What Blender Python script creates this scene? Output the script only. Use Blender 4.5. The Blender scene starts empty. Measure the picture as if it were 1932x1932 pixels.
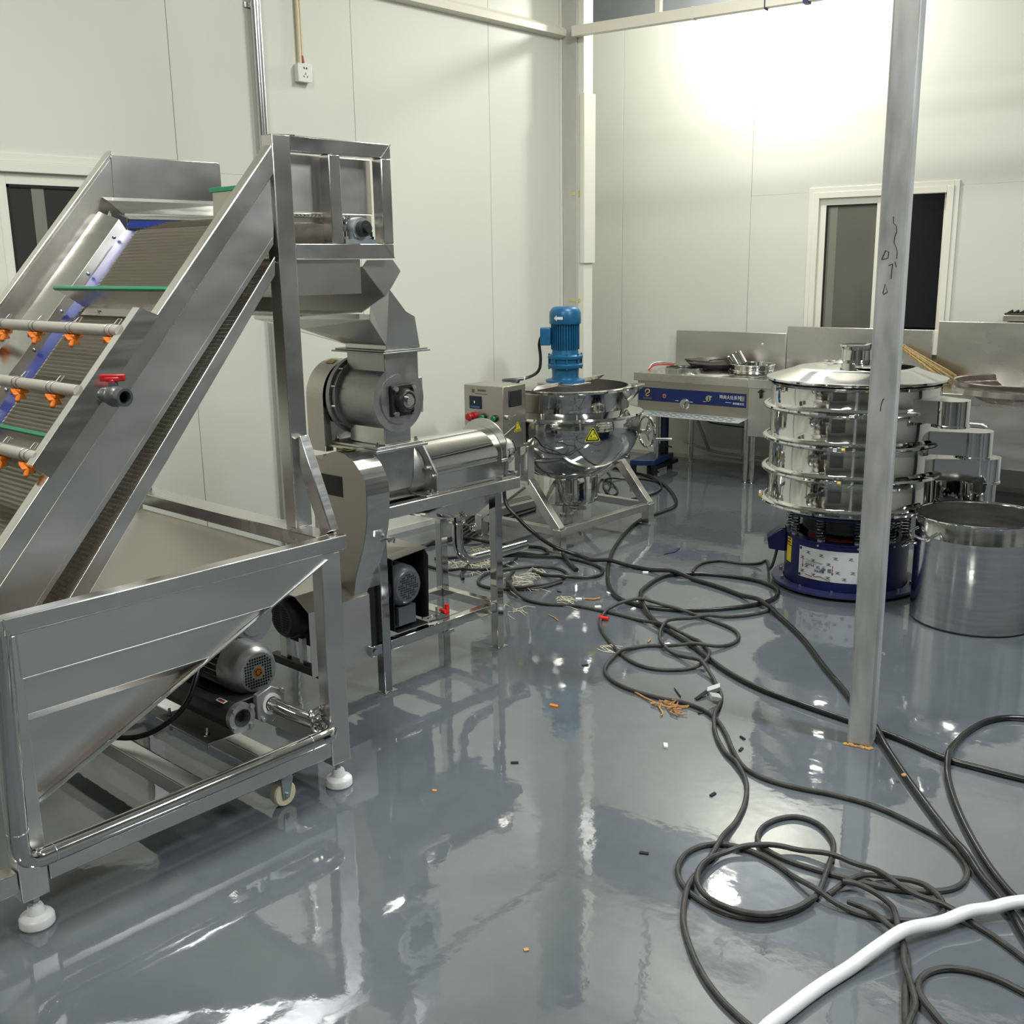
import bpy, bmesh, math, random
import numpy as np
from mathutils import Vector, Matrix

SC = bpy.context.scene
COL = SC.collection
RND = random.Random(7)
PI = math.pi

# ------------------------------------------------------------------ camera
F_PX, PITCH, ROLL, YAW = 1998.12, 0.2298223, -0.0146533, 0.737767
CAM = Vector((0.0, 0.0, 1.62))
def _camera_axes():
    c, s = math.cos(PITCH), math.sin(PITCH)
    fw, up, rt = Vector((0, c, -s)), Vector((0, s, c)), Vector((1, 0, 0))
    cr, sr = math.cos(ROLL), math.sin(ROLL)
    r2, u2 = cr * rt + sr * up, -sr * rt + cr * up
    rz = Matrix.Rotation(YAW, 3, 'Z')
    return rz @ r2, rz @ u2, rz @ fw
CR, CU, CF = _camera_axes()
cam_data = bpy.data.cameras.new('camera')
cam_data.sensor_width = 36.0
cam_data.lens = F_PX / 1932.0 * 36.0
cam_data.clip_start, cam_data.clip_end = 0.05, 100
cam = bpy.data.objects.new('camera', cam_data)
COL.objects.link(cam)
cam.matrix_world = Matrix(((CR.x, CU.x, -CF.x, CAM.x), (CR.y, CU.y, -CF.y, CAM.y), (CR.z, CU.z, -CF.z, CAM.z), (0, 0, 0, 1)))
SC.camera = cam

def at(px, py, X=None, Y=None, Z=None):
    """survey: the point seen at a photo pixel on a plane of constant X, Y or Z"""
    d = CF + CR * ((px - 966) / F_PX) - CU * ((py - 966) / F_PX)
    if X is not None: t = (X - CAM.x) / d.x
    elif Y is not None: t = (Y - CAM.y) / d.y
    else: t = (Z - CAM.z) / d.z
    return CAM + d * t
def on(px, py, p, n):
    d = CF + CR * ((px - 966) / F_PX) - CU * ((py - 966) / F_PX)
    n = Vector(n)
    return CAM + d * ((Vector(p) - CAM).dot(n) / d.dot(n))

# ------------------------------------------------------------------ world, lights, exposure
world = bpy.data.worlds.new('world'); SC.world = world; world.use_nodes = True
world.node_tree.nodes['Background'].inputs[0].default_value = (0.012, 0.014, 0.018, 1)
world.node_tree.nodes['Background'].inputs[1].default_value = 1.0
SC.view_settings.view_transform = 'Standard'
SC.view_settings.look = 'None'
SC.view_settings.gamma = 1.0
SC.view_settings.use_curve_mapping = False
SC.view_settings.exposure = 0.0

def lamp(name, kind, loc, power, size=0.3, size_y=None, color=(1, 1, 1), target=None, spread=None):
    l = bpy.data.lights.new(name, kind)
    l.energy = power; l.color = color
    if kind == 'AREA':
        l.shape = 'RECTANGLE' if size_y else 'SQUARE'
        l.size = size
        if size_y: l.size_y = size_y
        if spread: l.spread = spread
    else:
        l.shadow_soft_size = size
    o = bpy.data.objects.new(name, l); COL.objects.link(o); o.location = loc
    if target is not None:
        d = Vector(target) - Vector(loc)
        o.rotation_euler = d.to_track_quat('-Z', 'Y').to_euler()
    return o
WARM = (1.0, 0.985, 0.90)
COOL = (0.93, 0.97, 1.0)
lamp('corner_flood_lamp', 'POINT', (-4.02, 6.98, 3.50), 120, 0.10, color=WARM)
lamp('ceiling_lamp_a', 'AREA', (-2.2, 0.9, 3.95), 105, 1.2, 0.3, WARM)
lamp('ceiling_lamp_b', 'AREA', (0.9, 3.6, 3.95), 180, 1.2, 0.3, COOL)
lamp('ceiling_lamp_c', 'AREA', (-0.6, -1.6, 3.95), 90, 1.2, 0.3, WARM)
lamp('ceiling_lamp_d', 'AREA', (-2.6, 4.6, 3.95), 75, 1.2, 0.3, WARM)

# ------------------------------------------------------------------ mesh helper
class MB:
    def __init__(self):
        self.v, self.f = [], []
    def add(self, vs, fs):
        n = len(self.v)
        self.v += [tuple(p) for p in vs]
        self.f += [tuple(i + n for i in q) for q in fs]
        return self
    def box(self, x0, x1, y0, y1, z0, z1):
        vs = [(x, y, z) for z in (z0, z1) for y in (y0, y1) for x in (x0, x1)]
        return self.add(vs, [(0, 2, 3, 1), (4, 5, 7, 6), (0, 1, 5, 4), (2, 6, 7, 3), (0, 4, 6, 2), (1, 3, 7, 5)])
    def obox(self, c, ax, ay, az):
        c, ax, ay, az = map(Vector, (c, ax, ay, az))
        vs = [c + ax * i + ay * j + az * k for k in (-1, 1) for j in (-1, 1) for i in (-1, 1)]
        return self.add(vs, [(0, 2, 3, 1), (4, 5, 7, 6), (0, 1, 5, 4), (2, 6, 7, 3), (0, 4, 6, 2), (1, 3, 7, 5)])
    def bar(self, p0, p1, w, h, up=(0, 0, 1)):
        p0, p1 = Vector(p0), Vector(p1)
        d = (p1 - p0)
        s = d.cross(Vector(up))
        if s.length < 1e-6: s = d.cross(Vector((1, 0, 0)))
        s.normalize(); u = s.cross(d).normalized()
        return self.obox((p0 + p1) / 2, d / 2, s * (w / 2), u * (h / 2))
    def prism(self, poly, vec):
        poly = [Vector(p) for p in poly]; vec = Vector(vec); n = len(poly)
        return self.add(poly + [p + vec for p in poly], [tuple(range(n))[::-1], tuple(range(n, 2 * n))] + [(i, (i + 1) % n, n + (i + 1) % n, n + i) for i in range(n)])
    def sheet(self, poly, th=0.003):
        poly = [Vector(p) for p in poly]
        nrm = (poly[1] - poly[0]).cross(poly[2] - poly[0]).normalized()
        return self.prism([p - nrm * th / 2 for p in poly], nrm * th)
    def tube(self, pts, r, seg=10, caps=True, closed=False):
        pts = [Vector(p) for p in pts]; n = len(pts)
        rr = r if isinstance(r, (list, tuple)) else [r] * n
        tan = []
        for i in range(n):
            a = pts[i - 1] if (i > 0 or closed) else pts[i]
            b = pts[(i + 1) % n] if (i < n - 1 or closed) else pts[i]
            tan.append((b - a).normalized())
        ref = Vector((0, 0, 1)) if abs(tan[0].z) < 0.9 else Vector((1, 0, 0))
        nv = tan[0].cross(ref).normalized()
        vs = []
        for i in range(n):
            if i > 0:
                ax = tan[i - 1].cross(tan[i])
                if ax.length > 1e-9:
                    nv = Matrix.Rotation(tan[i - 1].angle(tan[i]), 3, ax.normalized()) @ nv
                nv = (nv - tan[i] * nv.dot(tan[i])).normalized()
            bv = tan[i].cross(nv)
            vs += [pts[i] + (nv * math.cos(2 * PI * k / seg) + bv * math.sin(2 * PI * k / seg)) * rr[i] for k in range(seg)]
        fs = []
        for i in range(n if closed else n - 1):
            j = (i + 1) % n
            fs += [(i * seg + k, i * seg + (k + 1) % seg, j * seg + (k + 1) % seg, j * seg + k) for k in range(seg)]
        if caps and not closed:
            fs += [tuple(range(seg))[::-1], tuple((n - 1) * seg + k for k in range(seg))]
        return self.add(vs, fs)
    def cyl(self, p0, p1, r0, r1=None, seg=24, caps=True):
        return self.tube([p0, p1], [r0, r0 if r1 is None else r1], seg, caps)
    def lathe(self, prof, org=(0, 0, 0), axis=(0, 0, 1), seg=48, a0=0.0, a1=2 * PI, ref=None):
        """profile of (radius, height along axis)"""
        org = Vector(org); ax = Vector(axis).normalized()
        if ref is None:
            ref = Vector((1, 0, 0)) if abs(ax.x) < 0.9 else Vector((0, 1, 0))
        ref = Vector(ref); u = (ref - ax * ref.dot(ax)).normalized(); w = ax.cross(u)
        full = abs(a1 - a0 - 2 * PI) < 1e-6
        cnt = seg if full else seg + 1
        vs, fs = [], []
        for r, h in prof:
            for k in range(cnt):
                a = a0 + (a1 - a0) * k / seg
                vs.append(org + ax * h + (u * math.cos(a) + w * math.sin(a)) * max(r, 1e-4))
        for i in range(len(prof) - 1):
            for k in range(seg):
                k2 = (k + 1) % cnt
                fs.append((i * cnt + k, i * cnt + k2, (i + 1) * cnt + k2, (i + 1) * cnt + k))
        return self.add(vs, fs)
    def disc(self, c, axis, r, th, seg=24):
        c = Vector(c); ax = Vector(axis).normalized()
        return self.cyl(c - ax * th / 2, c + ax * th / 2, r, seg=seg)
    def torus(self, c, axis, R, r, seg=40, ss=8):
        c = Vector(c); ax = Vector(axis).normalized()
        ref = Vector((0, 0, 1)) if abs(ax.z) < 0.9 else Vector((1, 0, 0))
        u = ax.cross(ref).normalized(); w = ax.cross(u)
        return self.tube([c + (u * math.cos(2 * PI * k / seg) + w * math.sin(2 * PI * k / seg)) * R for k in range(seg)], r, ss, closed=True)
    def ball(self, c, r, seg=16, rings=8, sc=(1, 1, 1)):
        c = Vector(c)
        prof = [(math.sin(PI * i / rings) * r, -math.cos(PI * i / rings) * r) for i in range(rings + 1)]
        m = MB().lathe(prof, seg=seg)
        return self.add([(c.x + p[0] * sc[0], c.y + p[1] * sc[1], c.z + p[2] * sc[2]) for p in m.v], m.f)
    def build(self, name, mat, parent=None, bevel=0.0, smooth=True, angle=35, normals=True):
        o0 = ORIGIN.get(parent.name, Vector((0, 0, 0))) if parent else Vector((0, 0, 0))
        me = bpy.data.meshes.new(name)
        vs = [(p[0] - o0.x, p[1] - o0.y, p[2] - o0.z) for p in self.v]
        me.from_pydata(vs, [], self.f)
        if normals:
            bm = bmesh.new(); bm.from_mesh(me)
            bmesh.ops.recalc_face_normals(bm, faces=bm.faces)
            bm.to_mesh(me); bm.free()
        if smooth:
            me.shade_smooth(); me.set_sharp_from_angle(angle=math.radians(angle))
        me.materials.append(MAT[mat] if isinstance(mat, str) else mat)
        o = bpy.data.objects.new(name, me); COL.objects.link(o)
        if parent:
            o.parent = parent
            ORIGIN[o.name] = o0
        if bevel:
            b = o.modifiers.new('bevel', 'BEVEL'); b.width = bevel; b.segments = 2
            b.limit_method = 'ANGLE'; b.angle_limit = math.radians(40)
        return o
ORIGIN = {}

def thing(name, label, cat, loc, group=None):
    o = bpy.data.objects.new(name, None); COL.objects.link(o)
    o.location = loc; o.empty_display_size = 0.05
    ORIGIN[o.name] = Vector(loc)
    return tag(o, label, cat, group)
def tag(o, label, cat, group=None, kind=None):
    if label: o['label'] = label
    if cat: o['category'] = cat
    if group: o['group'] = group
    if kind: o['kind'] = kind
    return o
def stuff(o):
    o['kind'] = 'stuff'; return o
def structure(o):
    o['kind'] = 'structure'; return o
def note(o, label):
    o['label'] = label; return o
def copy_tree(o, parent=None):
    c = o.copy(); COL.objects.link(c)
    if parent: c.parent = parent
    for ch in list(o.children): copy_tree(ch, c)
    return c
def lettering(s, size, c, ex, ey, mat, parent, name='lettering', align='CENTER', lift=0.0006, sx=1.0):
    cu = bpy.data.curves.new(name, 'FONT'); cu.body = s; cu.size = size
    cu.align_x = align; cu.align_y = 'CENTER'; cu.extrude = 0.0003; cu.resolution_u = 3
    tmp = bpy.data.objects.new(name, cu); COL.objects.link(tmp)
    bpy.context.view_layer.update()
    me = bpy.data.meshes.new_from_object(tmp.evaluated_get(bpy.context.evaluated_depsgraph_get()))
    bpy.data.objects.remove(tmp); bpy.data.curves.remove(cu)
    me.name = name; me.materials.clear(); me.materials.append(MAT[mat])
    o = bpy.data.objects.new(name, me); COL.objects.link(o)
    ex, ey = Vector(ex).normalized(), Vector(ey).normalized(); ez = ex.cross(ey)
    o0 = ORIGIN[parent.name]; p = Vector(c) + ez * lift - o0
    o.parent = parent
    o.matrix_basis = Matrix(((ex.x * sx, ey.x, ez.x, p.x), (ex.y * sx, ey.y, ez.y, p.y), (ex.z * sx, ey.z, ez.z, p.z), (0, 0, 0, 1)))
    ORIGIN[o.name] = o0
    return o
def arc(c, u, w, r, a0, a1, n):
    c, u, w = Vector(c), Vector(u), Vector(w)
    return [c + (u * math.cos(a0 + (a1 - a0) * k / n) + w * math.sin(a0 + (a1 - a0) * k / n)) * r for k in range(n + 1)]
def smooth_path(pts, step=0.02, closed=False):
    """Catmull-Rom through the points, resampled"""
    P = [Vector(p) for p in pts]
    P = [P[0] * 2 - P[1]] + P + [P[-1] * 2 - P[-2]]
    out = []
    for i in range(1, len(P) - 2):
        a, b, c, d = P[i - 1], P[i], P[i + 1], P[i + 2]
        n = max(2, int((c - b).length / step))
        for k in range(n):
            t = k / n
            out.append(0.5 * ((2 * b) + (c - a) * t + (2 * a - 5 * b + 4 * c - d) * t * t + (3 * b - a - 3 * c + d) * t ** 3))
    out.append(P[-2])
    return out
# ------------------------------------------------------------------ materials
MAT = {}
def mk(name, col, rough, metal=0.0, rvar=0.0, cvar=0.0, bump=0.0, scale=(20, 20, 20), detail=4, spec=0.5, coat=0.0, bdist=0.002, emit=None):
    m = bpy.data.materials.new(name); m.use_nodes = True
    nt = m.node_tree; N = nt.nodes; L = nt.links
    b = N['Principled BSDF']
    b.inputs['Base Color'].default_value = (*col, 1)
    b.inputs['Roughness'].default_value = rough
    b.inputs['Metallic'].default_value = metal
    b.inputs['Specular IOR Level'].default_value = spec
    b.inputs['Coat Weight'].default_value = coat
    b.inputs['Coat Roughness'].default_value = 0.05
    if emit:
        b.inputs['Emission Color'].default_value = (*emit[0], 1); b.inputs['Emission Strength'].default_value = emit[1]
    if rvar or cvar or bump:
        tc = N.new('ShaderNodeTexCoord'); mp = N.new('ShaderNodeMapping'); mp.inputs['Scale'].default_value = scale
        nz = N.new('ShaderNodeTexNoise'); nz.inputs['Scale'].default_value = 1.0; nz.inputs['Detail'].default_value = detail
        L.new(tc.outputs['Object'], mp.inputs['Vector']); L.new(mp.outputs['Vector'], nz.inputs['Vector'])
        if rvar:
            mr = N.new('ShaderNodeMapRange'); mr.inputs['From Min'].default_value = 0.3; mr.inputs['From Max'].default_value = 0.7
            mr.inputs['To Min'].default_value = max(0.02, rough - rvar); mr.inputs['To Max'].default_value = min(1, rough + rvar)
            L.new(nz.outputs['Fac'], mr.inputs['Value']); L.new(mr.outputs['Result'], b.inputs['Roughness'])
        if cvar:
            mx = N.new('ShaderNodeMix'); mx.data_type = 'RGBA'
            mx.inputs['A'].default_value = (*[max(0, c * (1 - cvar)) for c in col], 1)
            mx.inputs['B'].default_value = (*[min(1, c * (1 + cvar)) for c in col], 1)
            mr = N.new('ShaderNodeMapRange'); mr.inputs['From Min'].default_value = 0.35; mr.inputs['From Max'].default_value = 0.65
            L.new(nz.outputs['Fac'], mr.inputs['Value']); L.new(mr.outputs['Result'], mx.inputs['Factor'])
            L.new(mx.outputs['Result'], b.inputs['Base Color'])
        if bump:
            bp = N.new('ShaderNodeBump'); bp.inputs['Strength'].default_value = bump; bp.inputs['Distance'].default_value = bdist
            L.new(nz.outputs['Fac'], bp.inputs['Height']); L.new(bp.outputs['Normal'], b.inputs['Normal'])
    MAT[name] = m
    return m
mk('wall_white', (0.66, 0.67, 0.60), 0.38, cvar=0.02, scale=(0.8, 0.8, 0.8), rvar=0.06, spec=0.35)
mk('wall_far', (0.64, 0.65, 0.59), 0.38, cvar=0.02, scale=(0.8, 0.8, 0.8), rvar=0.06, spec=0.35)
mk('wall_gap', (0.22, 0.22, 0.19), 0.8)
mk('trim_white', (0.74, 0.74, 0.66), 0.35)
mk('trim_cream', (0.70, 0.67, 0.58), 0.4)
mk('post_grey', (0.50, 0.50, 0.47), 0.45, cvar=0.05, scale=(6, 6, 3))
mk('ceiling_panel', (0.60, 0.60, 0.56), 0.6)
mk('roof_dark', (0.17, 0.185, 0.20), 0.55, cvar=0.1, scale=(3, 3, 3))
mk('steel', (0.68, 0.665, 0.635), 0.27, 1.0, rvar=0.05, cvar=0.02, scale=(2.5, 2.5, 5), detail=2)
mk('steel_plate', (0.72, 0.71, 0.69), 0.33, 1.0, rvar=0.05, cvar=0.03, scale=(3, 3, 8), detail=2)
mk('steel_tube', (0.74, 0.725, 0.69), 0.24, 1.0, rvar=0.06, cvar=0.02, scale=(12, 5, 6), detail=2)
mk('steel_beige', (0.52, 0.49, 0.44), 0.33, 1.0, rvar=0.05, cvar=0.03, scale=(3, 3, 7), detail=2)
mk('polished', (0.66, 0.655, 0.64), 0.07, 1.0, rvar=0.03, scale=(12, 12, 12), bump=0.015)
mk('chrome', (0.74, 0.74, 0.73), 0.05, 1.0)
mk('satin', (0.72, 0.72, 0.70), 0.20, 1.0, rvar=0.05, cvar=0.03, scale=(4, 4, 40))
mk('mill_grey', (0.47, 0.47, 0.455), 0.42, 1.0, rvar=0.08, cvar=0.08, scale=(14, 14, 14), bump=0.04)
mk('galvanised', (0.44, 0.455, 0.445), 0.40, 0.35, rvar=0.15, cvar=0.13, scale=(16, 16, 4), detail=8, bump=0.15)
mk('pipe_galv', (0.55, 0.56, 0.57), 0.22, 0.9, rvar=0.08, cvar=0.06, scale=(10, 10, 1.2))
mk('wire', (0.82, 0.78, 0.66), 0.34, 0.55)
mk('belt_dark', (0.16, 0.155, 0.14), 0.5, 0.6)
mk('green_plastic', (0.012, 0.20, 0.10), 0.4)
mk('blue_plastic', (0.012, 0.030, 0.22), 0.36, cvar=0.15, scale=(8, 8, 8))
mk('orange_plastic', (0.62, 0.16, 0.015), 0.42)
mk('orange_bright', (0.85, 0.30, 0.02), 0.45)
mk('pvc_grey', (0.075, 0.08, 0.085), 0.33)
mk('pvc_pipe', (0.36, 0.35, 0.31), 0.38)
mk('red_plastic', (0.42, 0.015, 0.02), 0.36)
mk('red_paint', (0.42, 0.03, 0.025), 0.4)
mk('black_rubber', (0.013, 0.013, 0.014), 0.28, cvar=0.3, scale=(40, 40, 40))
mk('grey_rubber', (0.034, 0.033, 0.031), 0.55, cvar=0.45, scale=(26, 26, 26), detail=8, rvar=0.1)
mk('black', (0.008, 0.008, 0.009), 0.4)
mk('black_matte', (0.006, 0.006, 0.007), 0.75)
mk('dark_iron', (0.055, 0.06, 0.055), 0.45, 0.7)
mk('white_plastic', (0.78, 0.79, 0.78), 0.35)
mk('socket_white', (0.74, 0.74, 0.68), 0.35)
mk('cream_tube', (0.62, 0.55, 0.38), 0.45)
mk('hose_white', (0.70, 0.72, 0.72), 0.34, cvar=0.06, scale=(14, 14, 14))
mk('caster_cream', (0.72, 0.68, 0.48), 0.4)
mk('zinc', (0.45, 0.50, 0.52), 0.38, 0.8)
mk('motor_silver', (0.50, 0.51, 0.52), 0.36, 0.85, cvar=0.04, scale=(8, 8, 8))
mk('motor_grey', (0.10, 0.11, 0.125), 0.32, 0.1)
mk('motor_dark', (0.035, 0.037, 0.04), 0.4, 0.2)
mk('motor_blue', (0.010, 0.115, 0.245), 0.36, 0.1, cvar=0.08, scale=(20, 20, 20))
mk('alloy', (0.42, 0.43, 0.44), 0.42, 0.8, cvar=0.05, scale=(30, 30, 30), bump=0.06)
mk('sieve_blue', (0.006, 0.010, 0.070), 0.30, 0.1, cvar=0.1, scale=(6, 6, 6))
mk('sieve_blue_worn', (0.028, 0.032, 0.105), 0.38, 0.1, cvar=0.2, scale=(12, 12, 12))
mk('panel_blue', (0.010, 0.022, 0.115), 0.22)
mk('plate_film', (0.52, 0.55, 0.56), 0.30)
mk('film_grey', (0.20, 0.19, 0.175), 0.5)
mk('navy_ink', (0.02, 0.025, 0.11), 0.5)
mk('rust_red', (0.30, 0.045, 0.02), 0.5)
mk('yellow', (0.72, 0.56, 0.02), 0.42)
mk('yellow_green', (0.68, 0.64, 0.03), 0.42)
mk('label_grey', (0.13, 0.125, 0.11), 0.6)
mk('plate_black', (0.010, 0.010, 0.011), 0.3)
mk('plate_text', (0.035, 0.036, 0.037), 0.5)
mk('screen', (0.012, 0.014, 0.02), 0.15, emit=((0.02, 0.03, 0.05), 0.15))
mk('screen_blue', (0.03, 0.06, 0.16), 0.25, emit=((0.03, 0.07, 0.2), 0.35))
mk('screen_green', (0.3, 0.6, 0.2), 0.3, emit=((0.35, 0.7, 0.25), 0.6))
mk('straw', (0.36, 0.26, 0.11), 0.8, cvar=0.35, scale=(90, 90, 12), bump=0.5)
mk('wood_bit', (0.45, 0.24, 0.09), 0.8, cvar=0.2, scale=(60, 60, 60))
mk('orange_bit', (0.52, 0.20, 0.03), 0.7)
mk('fibre', (0.62, 0.58, 0.42), 0.6)
mk('red_cap', (0.70, 0.012, 0.010), 0.35)
mk('tape_yellow', (0.62, 0.55, 0.22), 0.5)
mk('scale_blue', (0.007, 0.024, 0.09), 0.35)
mk('void', (0.004, 0.005, 0.007), 0.12)
mk('glass_reflect_grey', (0.115, 0.112, 0.098), 0.10, spec=0.6)  # grey of a reflection put into the pane's base colour
mk('glass_dark', (0.040, 0.042, 0.040), 0.05, spec=0.7)
mk('ink_black', (0.01, 0.01, 0.01), 0.5)
mk('white_ink', (0.75, 0.76, 0.78), 0.5)
mk('gold_ink', (0.62, 0.45, 0.08), 0.45)
mk('lamp_lens', (0.9, 0.9, 0.85), 0.4, emit=((1.0, 0.98, 0.9), 12))
mk('grime', (0.05, 0.048, 0.044), 0.7)
mk('pan_dark', (0.10, 0.085, 0.08), 0.35, 0.7)
mk('wok_steel', (0.42, 0.36, 0.32), 0.25, 1.0, rvar=0.1, cvar=0.15, scale=(6, 6, 6))

def floor_material():
    m = bpy.data.materials.new('epoxy_floor'); m.use_nodes = True
    nt = m.node_tree; N = nt.nodes; L = nt.links; b = N['Principled BSDF']
    tc = N.new('ShaderNodeTexCoord')
    def noise(scale, detail, rough=0.5):
        n = N.new('ShaderNodeTexNoise'); n.inputs['Scale'].default_value = scale; n.inputs['Detail'].default_value = detail
        n.inputs['Roughness'].default_value = rough
        L.new(tc.outputs['Object'], n.inputs['Vector']); return n
    n1 = noise(1.3, 5); n2 = noise(9, 8, 0.7); n3 = noise(34, 3)
    mx = N.new('ShaderNodeMix'); mx.data_type = 'RGBA'
    mx.inputs['A'].default_value = (0.092, 0.108, 0.121, 1); mx.inputs['B'].default_value = (0.118, 0.136, 0.151, 1)
    ad = N.new('ShaderNodeMath'); ad.operation = 'MULTIPLY_ADD'; ad.inputs[1].default_value = 0.5; 
    L.new(n2.outputs['Fac'], ad.inputs[0]); L.new(n1.outputs['Fac'], ad.inputs[2])
    mr = N.new('ShaderNodeMapRange'); mr.inputs['From Min'].default_value = 0.55; mr.inputs['From Max'].default_value = 0.95
    L.new(ad.outputs[0], mr.inputs['Value']); L.new(mr.outputs['Result'], mx.inputs['Factor'])
    L.new(mx.outputs['Result'], b.inputs['Base Color'])
    rr = N.new('ShaderNodeMapRange'); rr.inputs['From Min'].default_value = 0.35; rr.inputs['From Max'].default_value = 0.7
    rr.inputs['To Min'].default_value = 0.02; rr.inputs['To Max'].default_value = 0.07
    L.new(n2.outputs['Fac'], rr.inputs['Value']); L.new(rr.outputs['Result'], b.inputs['Roughness'])
    b.inputs['IOR'].default_value = 1.95
    h1 = N.new('ShaderNodeMath'); h1.operation = 'MULTIPLY_ADD'; h1.inputs[1].default_value = 0.10
    L.new(n3.outputs['Fac'], h1.inputs[0])
    nb = noise(5.0, 3)
    L.new(nb.outputs['Fac'], h1.inputs[2])
    bp = N.new('ShaderNodeBump'); bp.inputs['Strength'].default_value = 0.28; bp.inputs['Distance'].default_value = 0.0045
    L.new(h1.outputs[0], bp.inputs['Height']); L.new(bp.outputs['Normal'], b.inputs['Normal'])
    MAT['epoxy'] = m
floor_material()
def glass_material():
    m = bpy.data.materials.new('window_glass'); m.use_nodes = True
    b = m.node_tree.nodes['Principled BSDF']
    b.inputs['Base Color'].default_value = (0.75, 0.78, 0.76, 1); b.inputs['Roughness'].default_value = 0.02
    b.inputs['Transmission Weight'].default_value = 1.0; b.inputs['IOR'].default_value = 1.05
    b.inputs['Specular IOR Level'].default_value = 1.0
    MAT['window_glass'] = m
glass_material()

# ------------------------------------------------------------------ the room
XL = -4.83
structure(MB().box(-7.0, 7.6, -8.6, 9.4, -0.12, 0.0).build('floor', 'epoxy'))
ceil = structure(MB().box(-7.0, 7.6, -8.6, 9.4, 4.2, 4.3).build('ceiling', 'ceiling_panel'))

# left wall of sandwich panels, with a sliding window near the left edge
WY0, WY1, WZ0, WZ1 = 1.995, 3.05, 1.50, 2.085
wl = structure(MB().box(XL - 0.10, XL - 0.055, -8.6, WY0 - 0.02, 0, 4.2).box(XL - 0.10, XL - 0.055, WY1 + 0.02, 5.86, 0, 4.2)
               .box(XL - 0.10, XL - 0.055, WY0 - 0.02, WY1 + 0.02, 0, WZ0 - 0.02).box(XL - 0.10, XL - 0.055, WY0 - 0.02, WY1 + 0.02, WZ1 + 0.02, 4.2).build('wall_left', 'wall_gap'))
seams = [-8.6, -7.24, -6.11, -4.98, -3.85, -2.72, -1.59, -0.46, 0.67, 1.80, 2.931, 4.059, 5.158, 5.86]
for y0, y1 in zip(seams[:-1], seams[1:]):
    a, b_ = y0 + 0.0014, y1 - 0.0014
    m = MB()
    x0, x1 = XL - 0.054, XL
    if b_ <= WY0 or a >= WY1:
        m.box(x0, x1, a, b_, 0, 4.2)
    else:
        m.box(x0, x1, a, b_, 0, WZ0); m.box(x0, x1, a, b_, WZ1, 4.2)
        if a < WY0: m.box(x0, x1, a, WY0, WZ0, WZ1)
        if b_ > WY1: m.box(x0, x1, WY1, b_, WZ0, WZ1)
    m.build('panel', 'wall_white', wl, bevel=0.002)
# upper rail along the left wall
structure(MB().prism([(XL, -8.6, 3.075), (XL + 0.055, -8.6, 3.085), (XL + 0.055, -8.6, 3.125), (XL, -8.6, 3.16)], (0, 14.46, 0)).build('trim_1', 'trim_cream', bevel=0.002))
structure(MB().box(XL - 0.02, XL + 0.006, -8.6, 5.86, 0, 0.035).build('baseboard_left', 'post_grey'))
# post that closes the end of the left wall
post = structure(MB().box(XL + 0.016, -4.690, 5.86, 5.98, 0, 4.2).build('trim_2', 'post_grey', bevel=0.003))
MB().box(-4.690, -4.640, 5.872, 5.97, 0, 4.2).build('edge_strip', 'trim_white', post, bevel=0.002)
MB().box(-4.664, -4.628, 5.862, 5.985, 1.62, 2.72).build('cover_strip', 'trim_white', post, bevel=0.002)
note(MB().box(-4.755, -4.70, 5.8585, 5.8600, 1.36, 1.385).box(-4.695, -4.668, 5.8700, 5.8718, 1.355, 1.382).build('tape_scrap', 'tape_yellow', post), 'yellowed tape remnant')
note(MB().box(-4.735, -4.70, 5.8585, 5.8600, 2.07, 2.09).box(-4.690, -4.664, 5.8700, 5.8718, 2.06, 2.10).build('tape_scrap', 'tape_yellow', post), 'yellowed tape remnant')
structure(MB().box(XL + 0.002, XL + 0.014, 5.845, 5.875, 0, 4.2).build('trim_3', 'trim_white'))
# the recess behind the left wall's end
structure(MB().box(-7.0, XL, 5.90, 6.0, 0, 4.2).build('wall_recess', 'wall_far'))
structure(MB().box(-7.0, -6.9, 6.0, 8.2, 0, 4.2).build('wall_side', 'wall_far'))

# far wall (slightly out of square)
FX, FY = Vector((0.9960, 0.0896, 0)), Vector((-0.0896, 0.9960, 0))
FO = Vector((-4.5, 7.6, 0))
def FW(a, b, z): return FO + FX * a + FY * b + Vector((0, 0, z))
def fbox(m, a0, a1, b0, b1, z0, z1):
    return m.obox(FW((a0 + a1) / 2, (b0 + b1) / 2, (z0 + z1) / 2), FX * (a1 - a0) / 2, FY * (b1 - b0) / 2, Vector((0, 0, (z1 - z0) / 2)))
W2 = (0.650, 1.658, 0.98, 2.108)      # a0 a1 z0 z1 of the far window
WTOP = 3.50
m = MB(); fbox(m, -2.5, W2[0] - 0.02, 0.055, 0.10, 0, WTOP); fbox(m, W2[1] + 0.02, 8.2, 0.055, 0.10, 0, WTOP)
fbox(m, W2[0] - 0.02, W2[1] + 0.02, 0.055, 0.10, 0, W2[2] - 0.02); fbox(m, W2[0] - 0.02, W2[1] + 0.02, 0.055, 0.10, W2[3] + 0.02, WTOP)
wf = structure(m.build('wall_far', 'wall_gap'))
fse = [-2.5, -1.02, 0.14, 1.30, 2.46, 3.62, 4.78, 5.94, 7.1, 8.2]
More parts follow.
